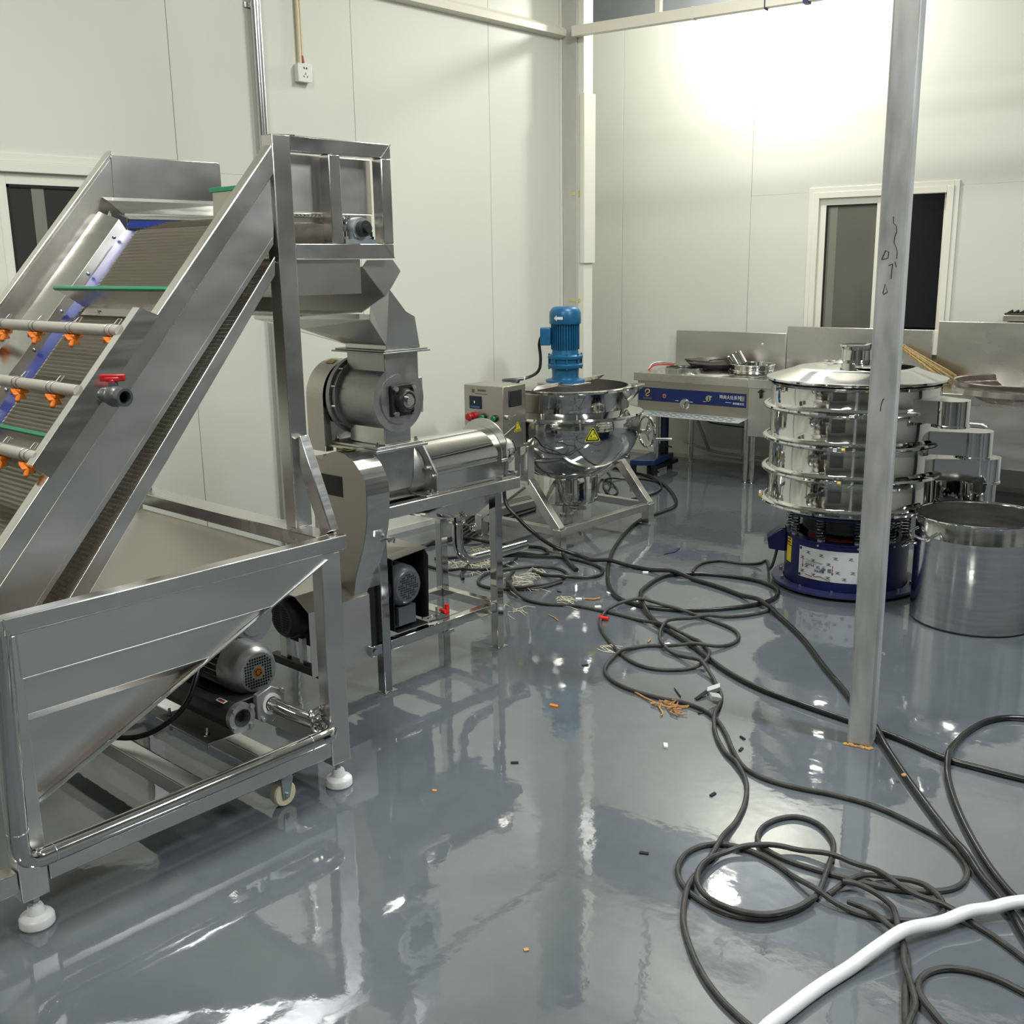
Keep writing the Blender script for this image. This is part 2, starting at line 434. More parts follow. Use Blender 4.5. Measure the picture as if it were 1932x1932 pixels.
for a0, a1 in zip(fse[:-1], fse[1:]):
    a, b_ = a0 + 0.0014, a1 - 0.0014
    m = MB()
    if b_ <= W2[0] or a >= W2[1]: fbox(m, a, b_, 0, 0.054, 0, WTOP)
    else:
        fbox(m, a, b_, 0, 0.054, 0, W2[2]); fbox(m, a, b_, 0, 0.054, W2[3], WTOP)
        if a < W2[0]: fbox(m, a, W2[0], 0, 0.054, W2[2], W2[3])
        if b_ > W2[1]: fbox(m, W2[1], b_, 0, 0.054, W2[2], W2[3])
    m.build('panel', 'wall_far', wf, bevel=0.002)
m = MB(); fbox(m, -2.5, 8.2, -0.02, 0.10, WTOP, 4.2)
fascia = structure(m.build('trim_4', 'roof_dark'))
m = MB(); fbox(m, -2.5, 8.2, -0.30, -0.02, 3.95, 4.2); m.build('roof_beam', 'roof_dark', fascia, bevel=0.004)
m = MB(); fbox(m, -2.5, 8.2, -0.02, -0.006, 0, 0.03); structure(m.build('baseboard_far', 'post_grey'))
# beam carried from the corner post across the bay
RA, RB = Vector((-4.70, 5.835, 0)), Vector((1.0, 6.645, 0))
rd = (RB - RA).normalized()
beam = structure(MB().bar(RA + Vector((0, 0, 3.098)), RB + Vector((0, 0, 3.098)), 0.05, 0.066).build('trim_5', 'trim_cream', bevel=0.003))
for t in (0.62, 3.4):
    p = RA + rd * t
    MB().bar(p + Vector((0, 0.0, 3.131)), p + Vector((0, 0, 4.2)), 0.035, 0.035, (1, 0, 0)).build('hanger', 'trim_cream', beam, bevel=0.002)
p = RA + rd * 0.86
MB().bar(p + Vector((0, 0, 3.062)), p + Vector((0, 0, 3.134)), 0.056, 0.012, rd).build('joint_sleeve', 'trim_cream', beam)
for t, w in ((1.32, 0.006), (1.565, 0.032)):
    p = RA + rd * t
    note(MB().bar(p + Vector((0, 0, 3.055)), p + Vector((0, 0, 3.141)), 0.058, w, rd).build('cable_tie', 'navy_ink', beam), 'dark blue tie wrapped round the beam')
# walls out of the picture
structure(MB().box(7.5, 7.6, -8.6, 9.4, 0, 4.2).build('wall_right', 'wall_white'))
structure(MB().box(-7.0, 7.6, -8.6, -8.5, 0, 4.2).build('wall_back', 'wall_white'))
structure(MB().box(-3.2, 1.2, -8.495, -8.46, 0, 3.4).build('reflection_panel_1', 'roof_dark'))  # three unseen dark panels added so the polished steel reflects something dark
structure(MB().box(7.44, 7.495, -4.5, -0.5, 0, 3.2).build('reflection_panel_2', 'roof_dark'))
structure(MB().box(7.44, 7.495, 2.0, 3.4, 0, 2.4).build('reflection_panel_3', 'roof_dark'))

# windows
def sliding_window(name, P, ex, n, w, h, z0, gl, gr, slide, st):
    """P lower left corner on the wall face, ex along the wall, n into the room"""
    ex, n = Vector(ex), Vector(n); z = Vector((0, 0, 1)); P = Vector(P)
    def bx(m, a0, a1, h0, h1, d0, d1):
        return m.obox(P + ex * (a0 + a1) / 2 + z * (h0 + h1) / 2 + n * (d0 + d1) / 2, ex * (a1 - a0) / 2, z * (h1 - h0) / 2, n * (d1 - d0) / 2)
    m = MB()
    fr = 0.045
    for a0, a1, h0, h1 in ((0, fr, 0, h), (w - fr, w, 0, h), (fr, w - fr, 0, fr), (fr, w - fr, h - fr, h)):
        bx(m, a0, a1, h0, h1, -0.07, 0.020)
    win = structure(m.build(name, 'trim_white', bevel=0.003))
    m = MB()
    for a0, a1, h0, h1 in ((-0.035, 0.0, -0.035, h + 0.035), (w, w + 0.035, -0.035, h + 0.035), (0, w, -0.035, 0), (0, w, h, h + 0.035)):
        bx(m, a0, a1, h0, h1, 0.0, 0.012)
    m.build('casing', 'trim_white', win, bevel=0.003)
    half = w / 2
    for k, (a0, a1, d, gm) in enumerate(((fr, half + 0.02, -0.004, gl), (half - 0.02, w - fr, -0.034, gr))):
        s = 0.05
        m = MB()
        for b0, b1, h0, h1 in ((a0, a0 + s, fr, h - fr), (a1 - s, a1, fr, h - fr), (a0 + s, a1 - s, fr, fr + s), (a0 + s, a1 - s, h - fr - s, h - fr)):
            bx(m, b0, b1, h0, h1, d - 0.022, d)
        if slide and k == 1:
            m = MB(); bx(m, a1 - 0.028, a1, fr, h - fr, d - 0.022, d)
        sash = m.build('sash', 'trim_white', win, bevel=0.002)
        m = MB(); bx(m, a0 + (s if not (slide and k) else 0), a1 - (s if not (slide and k) else 0.02), fr + (s if not (slide and k) else 0), h - fr - (s if not (slide and k) else 0), d - 0.014, d - 0.010)
        m.build('pane', gm, sash)
        if k == 0:
            m = MB(); bx(m, a0 + s, a1 - s, h - fr - s - 0.012, h - fr - s, d - 0.0095, d - 0.003)
            bx(m, a0 + s, a0 + s + 0.012, fr + s, h - fr - s, d - 0.0095, d - 0.003)
            note(m.build('gasket', 'black_matte', sash), 'black rubber glazing gasket')
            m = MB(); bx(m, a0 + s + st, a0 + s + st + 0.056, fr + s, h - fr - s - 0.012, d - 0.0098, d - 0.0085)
            note(m.build('pane_band', 'band_grey', sash), 'grey upright band on the face of the pane')  # upright grey strip laid on the room side of the pane
    m = MB(); bx(m, 0.0, w, 0.0, h, -0.10, -0.085); m.build('backing', 'void', win)
    return win
mk('band_grey', (0.19, 0.19, 0.165), 0.4)
sliding_window('window_1', (XL, WY0, WZ0), (0, 1, 0), (1, 0, 0), WY1 - WY0, WZ1 - WZ0, WZ0, 'glass_dark', 'glass_dark', False, 0.11)
w2 = sliding_window('window_2', FW(W2[0], 0, W2[2]), FX, -FY, W2[1] - W2[0], W2[3] - W2[2], W2[2], 'glass_reflect_grey', 'void', True, 0.03)

# column in the room: square galvanised tube
A = Vector((-1.417, 3.250, 0)); B = Vector((-1.338, 3.268, 0)); e = (B - A).normalized(); f_ = Vector((-e.y, e.x, 0))
cs = 0.082
def sq(inset, z): return [A + e * inset + f_ * inset + z, A + e * (cs - inset) + f_ * inset + z, A + e * (cs - inset) + f_ * (cs - inset) + z, A + e * inset + f_ * (cs - inset) + z]
column = structure(MB().prism(sq(0, Vector((0, 0, 0))), (0, 0, 4.2)).build('support_column', 'galvanised', bevel=0.008))
column['label'] = 'square galvanised steel column standing in front of the round vibrating sieve'
column['category'] = 'column'
m = MB()
for k in range(26):
    t = k / 25; q = A + e * (cs * t) - f_ * 0.004
    m.ball(q + Vector((RND.uniform(-.006, .006), RND.uniform(-.008, .004), 0.002)), RND.uniform(0.004, 0.010), 6, 4, (1, 1, 0.5))
note(m.build('plaster_crumb', 'wood_bit', column), 'tan filler crumbs round the foot')['kind'] = 'stuff'
# felt-pen scribbles and dents on the column face
m = MB()
fz = -f_ * 0.0012
def scrib(pts): m.tube([A + e * (cs * u) + fz + Vector((0, 0, z)) for u, z in pts], 0.0011, 4)
scrib([(0.50, 1.745), (0.52, 1.725), (0.62, 1.718), (0.66, 1.700), (0.60, 1.688), (0.58, 1.668), (0.66, 1.655), (0.72, 1.640), (0.72, 1.620)])
scrib([(0.18, 1.618), (0.30, 1.645), (0.42, 1.640), (0.40, 1.622), (0.18, 1.618)])
scrib([(0.44, 1.600), (0.58, 1.605), (0.56, 1.560)]); scrib([(0.66, 1.612), (0.72, 1.595)])
scrib([(0.30, 1.515), (0.36, 1.545), (0.46, 1.520), (0.32, 1.512)])
scrib([(0.50, 1.170), (0.56, 1.188), (0.60, 1.190)]); scrib([(0.50, 1.170), (0.49, 1.150)])
note(m.build('scribble', 'ink_black', column), 'black pen scribbles')
mk('navy_cap', (0.07, 0.07, 0.12), 0.5)
mk('rust_dark', (0.03, 0.012, 0.01), 0.7)
mk('dark_chrome', (0.30, 0.31, 0.33), 0.15, 1.0)
mk('pot_steel', (0.66, 0.655, 0.64), 0.15, 1.0, rvar=0.06, cvar=0.04, scale=(5, 5, 50))
mk('shelf_zinc', (0.50, 0.56, 0.60), 0.42, 0.4)
# ------------------------------------------------------------------ fruit washing elevator (hopper + inclined wire belt)
WE = thing('washing_elevator', 'stainless fruit washing elevator with inclined wire mesh belt over a hopper tank', 'elevator', (-3.05, 1.45, 0))
T = 'steel_tube'
# hopper sheets
yb, zb = 0.972, 0.322           # low left end of the hopper slope
def slope_z(y): return zb + (y - yb) * (0.760 - zb) / (1.905 - yb)
def slope_y(z): return yb + (z - zb) * (1.905 - yb) / (0.760 - zb)
XF = -2.492
m = MB()
levels = [(0.7765, XF), (0.664, XF), (0.654, XF - 0.016), (0.566, XF - 0.012), (0.534, XF - 0.050), (zb, XF - 0.050)]
for (z1, x1), (z0, x0) in zip(levels[:-1], levels[1:]):
    m.sheet([(x1, yb, z1), (x1, slope_y(z1), z1), (x0, slope_y(z0) + 0.0005, z0), (x0, yb, z0)], 0.002)
m.build('hopper_side', 'steel_plate', WE, smooth=False)
MB().sheet([(XF - 0.03, yb, zb), (XF - 0.005, 1.905, 0.760), (-3.68, 1.905, 0.760), (-3.68, yb, zb)], 0.003).build('hopper_slope', 'steel_beige', WE, smooth=False)
MB().sheet([(-3.68, yb, zb), (-3.68, 1.905, 0.76), (-3.68, yb, 0.76)], 0.003).sheet([(XF - 0.03, yb, zb), (-3.68, yb, zb), (-3.68, yb, 0.77), (XF - 0.03, yb, 0.77)], 0.003).build('hopper_back', 'steel_plate', WE, smooth=False)
# bright folded edge along the hopper slope
MB().bar((XF - 0.018, yb, zb - 0.002), (XF + 0.002, 1.905, 0.758), 0.012, 0.004).build('hopper_edge', 'satin', WE)
# rim of square tube
zr0, zr1 = 0.777, 0.821
MB().box(-2.535, -2.488, 0.20, 1.985, zr0, zr1).build('rim_bar', T, WE, bevel=0.003)
MB().box(-3.72, -2.536, 1.905, 1.985, zr0, zr1).build('rim_bar', T, WE, bevel=0.003)
MB().box(-3.72, -3.675, 0.20, 1.904, zr0, zr1).build('rim_bar', T, WE, bevel=0.003)
MB().box(-3.674, -2.536, 0.20, 0.245, zr0, zr1).build('rim_bar', T, WE, bevel=0.003)
MB().box(-2.4878, -2.4868, 0.947, 0.951, zr0, zr1 + 0.001).build('weld_seam', 'mill_grey', WE)
# legs with levelling feet
def foot(par, x, y, zt):
    stem = MB().cyl((x, y, 0.03), (x, y, zt), 0.009, seg=12).cyl((x, y, zt - 0.022), (x, y, zt - 0.006), 0.016, seg=6)
    s = stem.build('threaded_stem', 'chrome', par)
    f = MB().lathe([(0.0, 0.0), (0.040, 0.0), (0.043, 0.004), (0.043, 0.022), (0.039, 0.028), (0.024, 0.034), (0.019, 0.052), (0.017, 0.056), (0.0, 0.056)], (x, y, 0), seg=32).build('levelling_foot', 'white_plastic', par)
for x, y in ((-2.517, 1.921), (-2.517, 0.945), (-3.69, 1.921), (-3.69, 0.945)):
    leg = MB().box(x - 0.026, x + 0.026, y - 0.036, y + 0.036, 0.085, zr0 - 0.001).build('leg', 'steel_plate', WE, bevel=0.004)
    foot(leg, x, y + 0.003, 0.09)
# lower frame
MB().box(-2.541, -2.492, 0.984, 1.884, 0.118, 0.174).build('lower_rail', T, WE, bevel=0.003)
MB().box(-2.541, -2.492, 0.20, 0.906, 0.118, 0.174).build('lower_rail', T, WE, bevel=0.003)
MB().box(-3.715, -3.666, 0.984, 1.884, 0.118, 0.174).build('lower_rail', T, WE, bevel=0.003)
MB().box(-3.66, -2.545, 1.90, 1.945, 0.118, 0.174).build('lower_rail', 'steel_plate', WE, bevel=0.003)
MB().box(-3.66, -2.542, 1.44, 1.50, 0.10, 0.150).build('cross_rail', 'steel_plate', WE, bevel=0.003)
MB().box(-3.66, -2.542, 1.70, 1.76, 0.10, 0.150).build('cross_rail', 'steel_plate', WE, bevel=0.003)
# castor under the front rail
cx, cy = -2.545, 1.735
c0 = MB().box(cx - 0.03, cx + 0.03, cy - 0.032, cy + 0.032, 0.108, 0.117).cyl((cx, cy, 0.094), (cx, cy, 0.108), 0.026).build('caster', 'zinc', WE)
MB().prism([(cx + 0.017, cy - 0.022, 0.094), (cx + 0.017, cy + 0.022, 0.094), (cx + 0.017, cy + 0.004, 0.028), (cx + 0.017, cy - 0.018, 0.028)], (0.003, 0, 0)).prism([(cx - 0.02, cy - 0.022, 0.094), (cx - 0.02, cy + 0.022, 0.094), (cx - 0.02, cy + 0.004, 0.028), (cx - 0.02, cy - 0.018, 0.028)], (0.003, 0, 0)).cyl((cx - 0.024, cy - 0.006, 0.040), (cx + 0.026, cy - 0.006, 0.040), 0.008, seg=6).build('caster_fork', 'zinc', c0)
MB().lathe([(0.010, -0.015), (0.036, -0.015), (0.040, -0.010), (0.040, 0.010), (0.036, 0.015), (0.010, 0.015)], (cx, cy - 0.006, 0.0402), (1, 0, 0), 32).build('caster_wheel', 'caster_cream', c0)
# polished water pipe: down at the left post, along the front rail, up to the pump
px_ = -2.455
pts = [(px_, 0.925, 0.80), (px_, 0.918, 0.60), (px_, 0.905, 0.29)] + arc((px_, 0.905 + 0.052, 0.262), (0, -1, 0), (0, 0, -1), 0.052, 0.0, PI / 2, 8)
pts += [(px_, 1.20, 0.211), (px_, 1.50, 0.213), (px_, 1.80, 0.216)]
pts += arc((px_ - 0.045, 1.83, 0.216), (1, 0, 0), (0, 1, 0), 0.045, 0.15, PI / 2, 8) + [(-2.53, 1.876, 0.222)]
MB().tube(pts, 0.0245, 20).build('water_pipe', 'polished', WE)
MB().torus((px_, 0.9065, 0.30), (0, 0.02, 1), 0.0246, 0.002, 24, 6).torus((px_, 0.985, 0.2098), (0, 1, 0), 0.0246, 0.002, 24, 6).torus((px_, 1.775, 0.2157), (0, 1, 0), 0.0246, 0.002, 24, 6).build('weld_ring', 'satin', WE)
cl = MB().torus((-2.533, 1.874, 0.224), (1, 0, 0), 0.030, 0.007, 28, 8).build('pipe_clamp', 'chrome', WE)
MB().bar((-2.533, 1.874, 0.252), (-2.525, 1.880, 0.282), 0.010, 0.012).cyl((-2.533, 1.845, 0.272), (-2.525, 1.910, 0.285), 0.005, seg=8).ball((-2.533, 1.842, 0.271), 0.010, 8, 6).build('clamp_screw', 'chrome', cl)
# pump: silver motor above twin pump bodies
MC = Vector((-2.74, 1.80, 0.365))
mot = MB().lathe([(0.0, 0.0), (0.064, 0.0), (0.072, -0.006), (0.085, -0.030), (0.087, -0.05), (0.087, -0.105), (0.080, -0.105), (0.080, -0.02), (0, -0.012)], MC, (1, 0, 0), 40).build('pump_motor', 'motor_silver', WE)
MB().cyl(MC + Vector((-0.10, 0, 0)), MC + Vector((-0.34, 0, 0)), 0.066, seg=28).cyl(MC + Vector((-0.34, 0, 0)), MC + Vector((-0.40, 0, 0)), 0.080, seg=28).build('motor_shell', 'motor_dark', mot)
m = MB()
for k in range(26):
    a = 2 * PI * k / 26
    d = Vector((0, math.cos(a), math.sin(a)))
    m.bar(MC + Vector((-0.107, 0, 0)) + d * 0.074, MC + Vector((-0.335, 0, 0)) + d * 0.074, 0.0028, 0.020, d)
stuff(m.build('cooling_fin', 'alloy', mot))
m = MB()
for i in range(-6, 7):
    for j in range(-6, 7):
        r = math.hypot(i, j)
        if 2.3 < r < 5.9:
            m.box(MC.x - 0.0005, MC.x + 0.0006, MC.y + i * 0.0093 - 0.0032, MC.y + i * 0.0093 + 0.0032, MC.z + j * 0.0093 - 0.0032, MC.z + j * 0.0093 + 0.0032)
stuff(m.build('vent_hole', 'black_matte', mot))
em = MB().disc(MC + Vector((0.0006, 0, 0)), (1, 0, 0), 0.0165, 0.002, 32).build('emblem', 'orange_bright', mot)
m = MB()
for a0 in (0.25, 0.25 + PI):
    m.tube(arc(MC + Vector((0.0018, 0, 0)), (0, 1, 0), (0, 0, 1), 0.0102, a0, a0 + 2.35, 12), 0.0016, 5)
    e1 = MC + Vector((0.0018, math.cos(a0 + 2.35) * 0.0102, math.sin(a0 + 2.35) * 0.0102))
    t_ = Vector((0, -math.sin(a0 + 2.35), math.cos(a0 + 2.35))); n_ = Vector((0, math.cos(a0 + 2.35), math.sin(a0 + 2.35)))
    m.prism([e1 + n_ * 0.005, e1 - n_ * 0.005, e1 + t_ * 0.006], (0.001, 0, 0))
m.build('arrow_ring', 'ink_black', em)
# terminal box on the motor and its ribbed neighbour
MB().box(-3.02, -2.90, 1.765, 1.835, 0.43, 0.495).build('terminal_box', 'alloy', mot, bevel=0.006)
m = MB()
for k in range(7):
    m.lathe([(0.02, -0.002), (0.075, -0.002), (0.075, 0.002), (0.02, 0.002)], (-3.02 + k * 0.020, 1.90, 0.475), (1, 0, 0), 20)
m.cyl((-3.03, 1.90, 0.475), (-2.89, 1.90, 0.475), 0.05).build('ribbed_housing', 'alloy', mot)
pb = MB().tube([(-3.16, 1.685, 0.262), (-2.70, 1.685, 0.262)], 0.044, 8).box(-3.16, -2.72, 1.70, 1.80, 0.225, 0.300).build('pump_body', 'motor_dark', mot, bevel=0.004)
ring = MB().lathe([(0.029, 0.0), (0.046, 0.0), (0.046, -0.022), (0.029, -0.022)], (-2.668, 1.685, 0.268), (1, 0, 0), 28).lathe([(0.028, 0.002), (0.028, -0.09)], (-2.668, 1.685, 0.268), (1, 0, 0), 28)
for a in (0.7, 2.3, 3.9, 5.4):
    ring.cyl((-2.672, 1.685 + 0.044 * math.cos(a), 0.268 + 0.044 * math.sin(a)), (-2.660, 1.685 + 0.044 * math.cos(a), 0.268 + 0.044 * math.sin(a)), 0.009, seg=6)
ring.build('outlet_flange', 'alloy', mot)
MB().cyl((-2.76, 1.685, 0.268), (-2.74, 1.685, 0.268), 0.027).build('outlet_bore', 'black_matte', mot)
MB().prism([(-2.66, 1.735, 0.325), (-2.66, 1.79, 0.342), (-2.66, 1.838, 0.315), (-2.66, 1.838, 0.250), (-2.66, 1.785, 0.222), (-2.66, 1.735, 0.245)], (-0.022, 0, 0)).cyl((-2.664, 1.752, 0.243), (-2.650, 1.752, 0.243), 0.009, seg=6).cyl((-2.664, 1.826, 0.318), (-2.650, 1.826, 0.318), 0.009, seg=6).build('inlet_flange', 'alloy', mot, bevel=0.003)
MB().lathe([(0.024, 0), (0.034, 0), (0.034, 0.006), (0.024, 0.006)], (-2.66, 1.786, 0.285), (1, 0, 0), 28).build('gasket', 'white_plastic', mot)
MB().tube([(-2.665, 1.786, 0.285), (-2.60, 1.815, 0.262), (-2.538, 1.866, 0.228)], 0.0235, 18).build('suction_pipe', 'polished', mot)
note(MB().obox((-2.752, 1.668, 0.3075), (0.022, 0, 0), (0, 0.008, 0.0015), (0, 0, 0.0006)).build('label_sticker', 'white_plastic', mot), 'white sticker with a red bar')
note(MB().obox((-2.752, 1.668, 0.3083), (0.017, 0, 0), (0, 0.0045, 0.0008), (0, 0, 0.0006)).build('label_bar', 'rust_red', mot), 'dark red bar')
MB().box(-3.05, -2.74, 1.60, 1.76, 0.182, 0.190).build('pump_tray', 'mill_grey', mot, bevel=0.002)
m = MB()
for x in (-2.78, -3.0):
    m.cyl((x, 1.625, 0.150), (x, 1.625, 0.225), 0.005, seg=8).cyl((x, 1.625, 0.191), (x, 1.625, 0.200), 0.011, seg=6)
m.build('pump_bolt', 'chrome', mot)
pw = smooth_path([(-2.98, 1.80, 0.43), (-2.90, 1.70, 0.40), (-2.86, 1.60, 0.28), (-2.95, 1.50, 0.19), (-3.12, 1.42, 0.165)])
note(MB().tube(pw, 0.009, 10).build('motor_cord', 'black_rubber', mot), 'black motor cord')

# ---- inclined conveyor, local coordinates u up the slope, v out of it
th = math.radians(48.84); cth, sth = math.cos(th), math.sin(th)
UV, VV = Vector((0, cth, sth)), Vector((0, -sth, cth))
def I(X, u, v): return Vector((X, 1.963 + u * cth - v * sth, 2.0 + u * sth + v * cth))
XN, XFAR = -2.680, -3.70
UL = -1.62                                     # lower end, inside the tank
ZL = 0.60
def lowcut(v): return (ZL - 2.0 - v * cth) / sth
# near side: square tube along the top edge, sheet below
def slope_tube(x0, x1, v0, v1, u0, u1):
    return MB().prism([I(x0, u0 if u0 is not None else lowcut(v1), v1), I(x0, u1, v1), I(x0, u1 - (v1 - v0) * 0.0, v0), I(x0, u0 if u0 is not None else lowcut(v0), v0)], (x1 - x0, 0, 0))
TB = 0.055
mit = TB * math.tan((PI / 2 + th) / 2 - th) if False else TB * 0.42
MB().prism([I(XN, lowcut(0), 0), I(XN, 0.0, 0), I(XN, -0.075, -TB), I(XN, lowcut(-TB), -TB)], (-0.046, 0, 0)).build('side_tube', T, WE, bevel=0.003)
MB().prism([I(XN - 0.010, lowcut(-TB), -TB), I(XN - 0.010, -0.078, -TB), I(XN - 0.010, -0.26, -0.178), I(XN - 0.010, lowcut(-0.178), -0.178)], (-0.003, 0, 0)).build('side_sheet', 'steel_plate', WE, smooth=False)
MB().prism([I(XN - 0.0085, lowcut(-0.165), -0.165), I(XN - 0.0085, -0.245, -0.165), I(XN - 0.0085, -0.26, -0.178), I(XN - 0.0085, lowcut(-0.178), -0.178)], (-0.012, 0, 0)).build('sheet_hem', 'steel_plate', WE)
MB().prism([I(XN - 0.004, lowcut(-0.240), -0.240), I(XN - 0.004, -0.285, -0.200), I(XN - 0.004, -0.33, -0.234), I(XN - 0.004, lowcut(-0.285), -0.285)], (-0.004, 0, 0)).build('return_guide', 'steel_plate', WE, bevel=0.002)
# far side
MB().prism([I(XFAR, lowcut(0.02), 0.02), I(XFAR, 0.02, 0.02), I(XFAR, -0.04, -TB), I(XFAR, lowcut(-TB), -TB)], (0.044, 0, 0)).build('side_tube', T, WE, bevel=0.003)
MB().prism([I(XFAR + 0.044, lowcut(0.015), 0.015), (XFAR + 0.044, 1.953, 1.998), (XFAR + 0.044, 1.953, 1.866), I(XFAR + 0.044, -0.20, -0.10), I(XFAR + 0.044, lowcut(-0.10), -0.10)], (0.004, 0, 0)).build('side_sheet', 'steel', WE, smooth=False)
MB().sheet([I(-3.615, lowcut(-0.052), -0.052), I(-3.615, -0.198, -0.052), I(-3.515, -0.208, -0.084), I(-3.515, lowcut(-0.084), -0.084)], 0.003).build('ledge_sheet', 'satin', WE, smooth=False)
MB().sheet([I(-3.652, lowcut(-0.075), -0.075), I(-3.652, -0.19, -0.075), I(-3.615, -0.198, -0.052), I(-3.615, lowcut(-0.052), -0.052)], 0.003).build('ledge_sheet', 'satin', WE, smooth=False)
MB().sheet([I(-3.515, lowcut(-0.084), -0.084), I(-3.515, -0.208, -0.084), I(-3.507, -0.222, -0.118), I(-3.507, lowcut(-0.118), -0.118)], 0.003).build('ledge_skirt', 'steel', WE, smooth=False)
for k in range(7):
    u = -0.27 - k * 0.16
    p = I(-3.509, u, -0.102)
    MB().ball(p, 0.007, 10, 6).build('bolt', 'chrome', WE)
MB().sheet([I(-3.507, lowcut(-0.118), -0.118), I(-3.507, -0.225, -0.118), I(-3.385, -0.235, -0.128), I(-3.385, lowcut(-0.128), -0.128)], 0.006).build('wear_strip', 'blue_plastic', WE, smooth=False)
MB().sheet([I(-2.79, lowcut(-0.128), -0.128), I(-2.79, -0.235, -0.128), I(-2.735, -0.225, -0.118), I(-2.735, lowcut(-0.118), -0.118)], 0.006).build('wear_strip', 'blue_plastic', WE, smooth=False)
MB().prism([(-3.507, 1.905, 1.760), (-3.507, 2.33, 1.760), (-3.507, 2.33, 1.785), (-3.507, 1.925, 1.785)], (0.006, 0, 0)).build('wear_strip', 'blue_plastic', WE, smooth=False)
# head box: far plate, ledge
MB().prism([(XFAR + 0.046, 1.955, 2.005), (XFAR + 0.046, 2.392, 2.005), (XFAR + 0.046, 2.392, 1.865), (XFAR + 0.046, 1.95, 1.865)], (0.004, 0, 0)).build('head_plate', 'steel', WE, smooth=False)
MB().box(XFAR, XFAR + 0.046, 1.955, 2.392, 1.975, 2.012).box(XFAR, XFAR + 0.046, 2.355, 2.392, 1.83, 1.974).build('head_frame_bar', 'steel', WE, bevel=0.003)
MB().sheet([(-3.650, 1.905, 1.868), (-3.650, 2.392, 1.868), (-3.615, 2.392, 1.855), (-3.615, 1.905, 1.855)], 0.003).sheet([(-3.615, 1.905, 1.855), (-3.615, 2.392, 1.855), (-3.585, 2.36, 1.812), (-3.56, 1.925, 1.812)], 0.003).sheet([(-3.585, 1.925, 1.812), (-3.585, 2.33, 1.812), (-3.508, 2.33, 1.790), (-3.508, 1.925, 1.790)], 0.003).build('head_ledge', 'satin', WE, smooth=False)
# head box: near frame
def nbar(name, y0, y1, z0, z1, x0=XN - 0.046, x1=XN, mat=T):
    return MB().box(x0, x1, y0, y1, z0, z1).build(name, mat, WE, bevel=0.003)
nbar('head_post', 1.935, 1.998, zr1, 1.998, XN - 0.050, XN + 0.004, 'steel')
nbar('head_beam', 1.999, 2.394, 1.955, 1.999)
nbar('head_beam', 1.999, 2.394, 1.644, 1.690)
nbar('head_post', 2.352, 2.394, 1.6905, 1.9545)
nbar('head_post', 2.142, 2.186, 1.6905, 1.9545)
MB().bar((XN - 0.022, 1.966, 2.0002), (XN - 0.001, 2.02, 2.0), 0.004, 0.002).bar((XN + 0.001, 1.998, 1.955), (XN + 0.001, 1.97, 1.997), 0.002, 0.003, (1, 0, 0)).bar((XN + 0.001, 2.352, 1.955), (XN + 0.001, 2.393, 1.998), 0.002, 0.003, (1, 0, 0)).bar((XN + 0.001, 2.352, 1.689), (XN + 0.001, 2.393, 1.645), 0.002, 0.003, (1, 0, 0)).build('weld_seam', 'satin', WE)
nbar('inner_plate', 1.999, 2.36, 1.785, 1.954, XN - 0.066, XN - 0.062, 'steel_plate')
nbar('inner_lip', 1.999, 2.36, 1.752, 1.784, XN - 0.078, XN - 0.066, 'steel')
# far frame posts and cross beams
MB().box(XFAR, XFAR + 0.042, 1.935, 1.998, zr1, 1.974).build('head_post', 'steel', WE, bevel=0.003)
MB().box(XFAR, XFAR + 0.046, 1.999, 2.394, 1.644, 1.690).build('head_beam', T, WE, bevel=0.003)
MB().box(XFAR + 0.051, XN - 0.051, 1.940, 1.985, 1.489, 1.533).build('cross_beam', 'steel', WE, bevel=0.003)
MB().box(XFAR + 0.05, XN - 0.051, 2.10, 2.14, 1.60, 1.635).build('cross_beam', 'steel', WE, bevel=0.003)
# diagonal brace at the near corner of the tank
MB().bar((XN + 0.004, 1.968, 1.105), (-2.548, 1.968, 0.822), 0.055, 0.034, (0, 1, 0)).build('brace', 'satin', WE, bevel=0.003)
# drive shaft, drum and pillow block bearing
DC = Vector((0, 2.262, 1.722))
MB().cyl((-3.58, DC.y, DC.z), (-2.715, DC.y, DC.z), 0.040, seg=24).build('drive_drum', 'mill_grey', WE)
br = MB().box(XN - 0.040, XN - 0.008, DC.y - 0.062, DC.y + 0.066, 1.6905, 1.704).lathe([(0.017, 0.018), (0.034, 0.018), (0.036, 0.012), (0.036, -0.018), (0.017, -0.018)], (XN - 0.024, DC.y + 0.004, 1.737), (1, 0, 0), 28).prism([(XN - 0.036, DC.y - 0.032, 1.70), (XN - 0.036, DC.y + 0.040, 1.70), (XN - 0.036, DC.y + 0.036, 1.737), (XN - 0.036, DC.y - 0.030, 1.737)], (0.024, 0, 0)).build('bearing_block', 'zinc', WE)
MB().lathe([(0.012, 0.030), (0.024, 0.030), (0.026, 0.020), (0.026, 0.0), (0.012, 0)], (XN - 0.015, DC.y + 0.004, 1.737), (1, 0, 0), 24).cyl((XN - 0.06, DC.y + 0.004, 1.737), (XN + 0.028, DC.y + 0.004, 1.737), 0.0135, seg=20).build('shaft_end', 'dark_iron', br)
m = MB()
for dy in (-0.050, 0.055):
    m.cyl((XN - 0.024, DC.y + dy, 1.704), (XN - 0.024, DC.y + dy, 1.713), 0.010, seg=6).cyl((XN - 0.024, DC.y + dy, 1.713), (XN - 0.024, DC.y + dy, 1.728), 0.006, seg=10)
m.build('bearing_bolt', 'chrome', br)
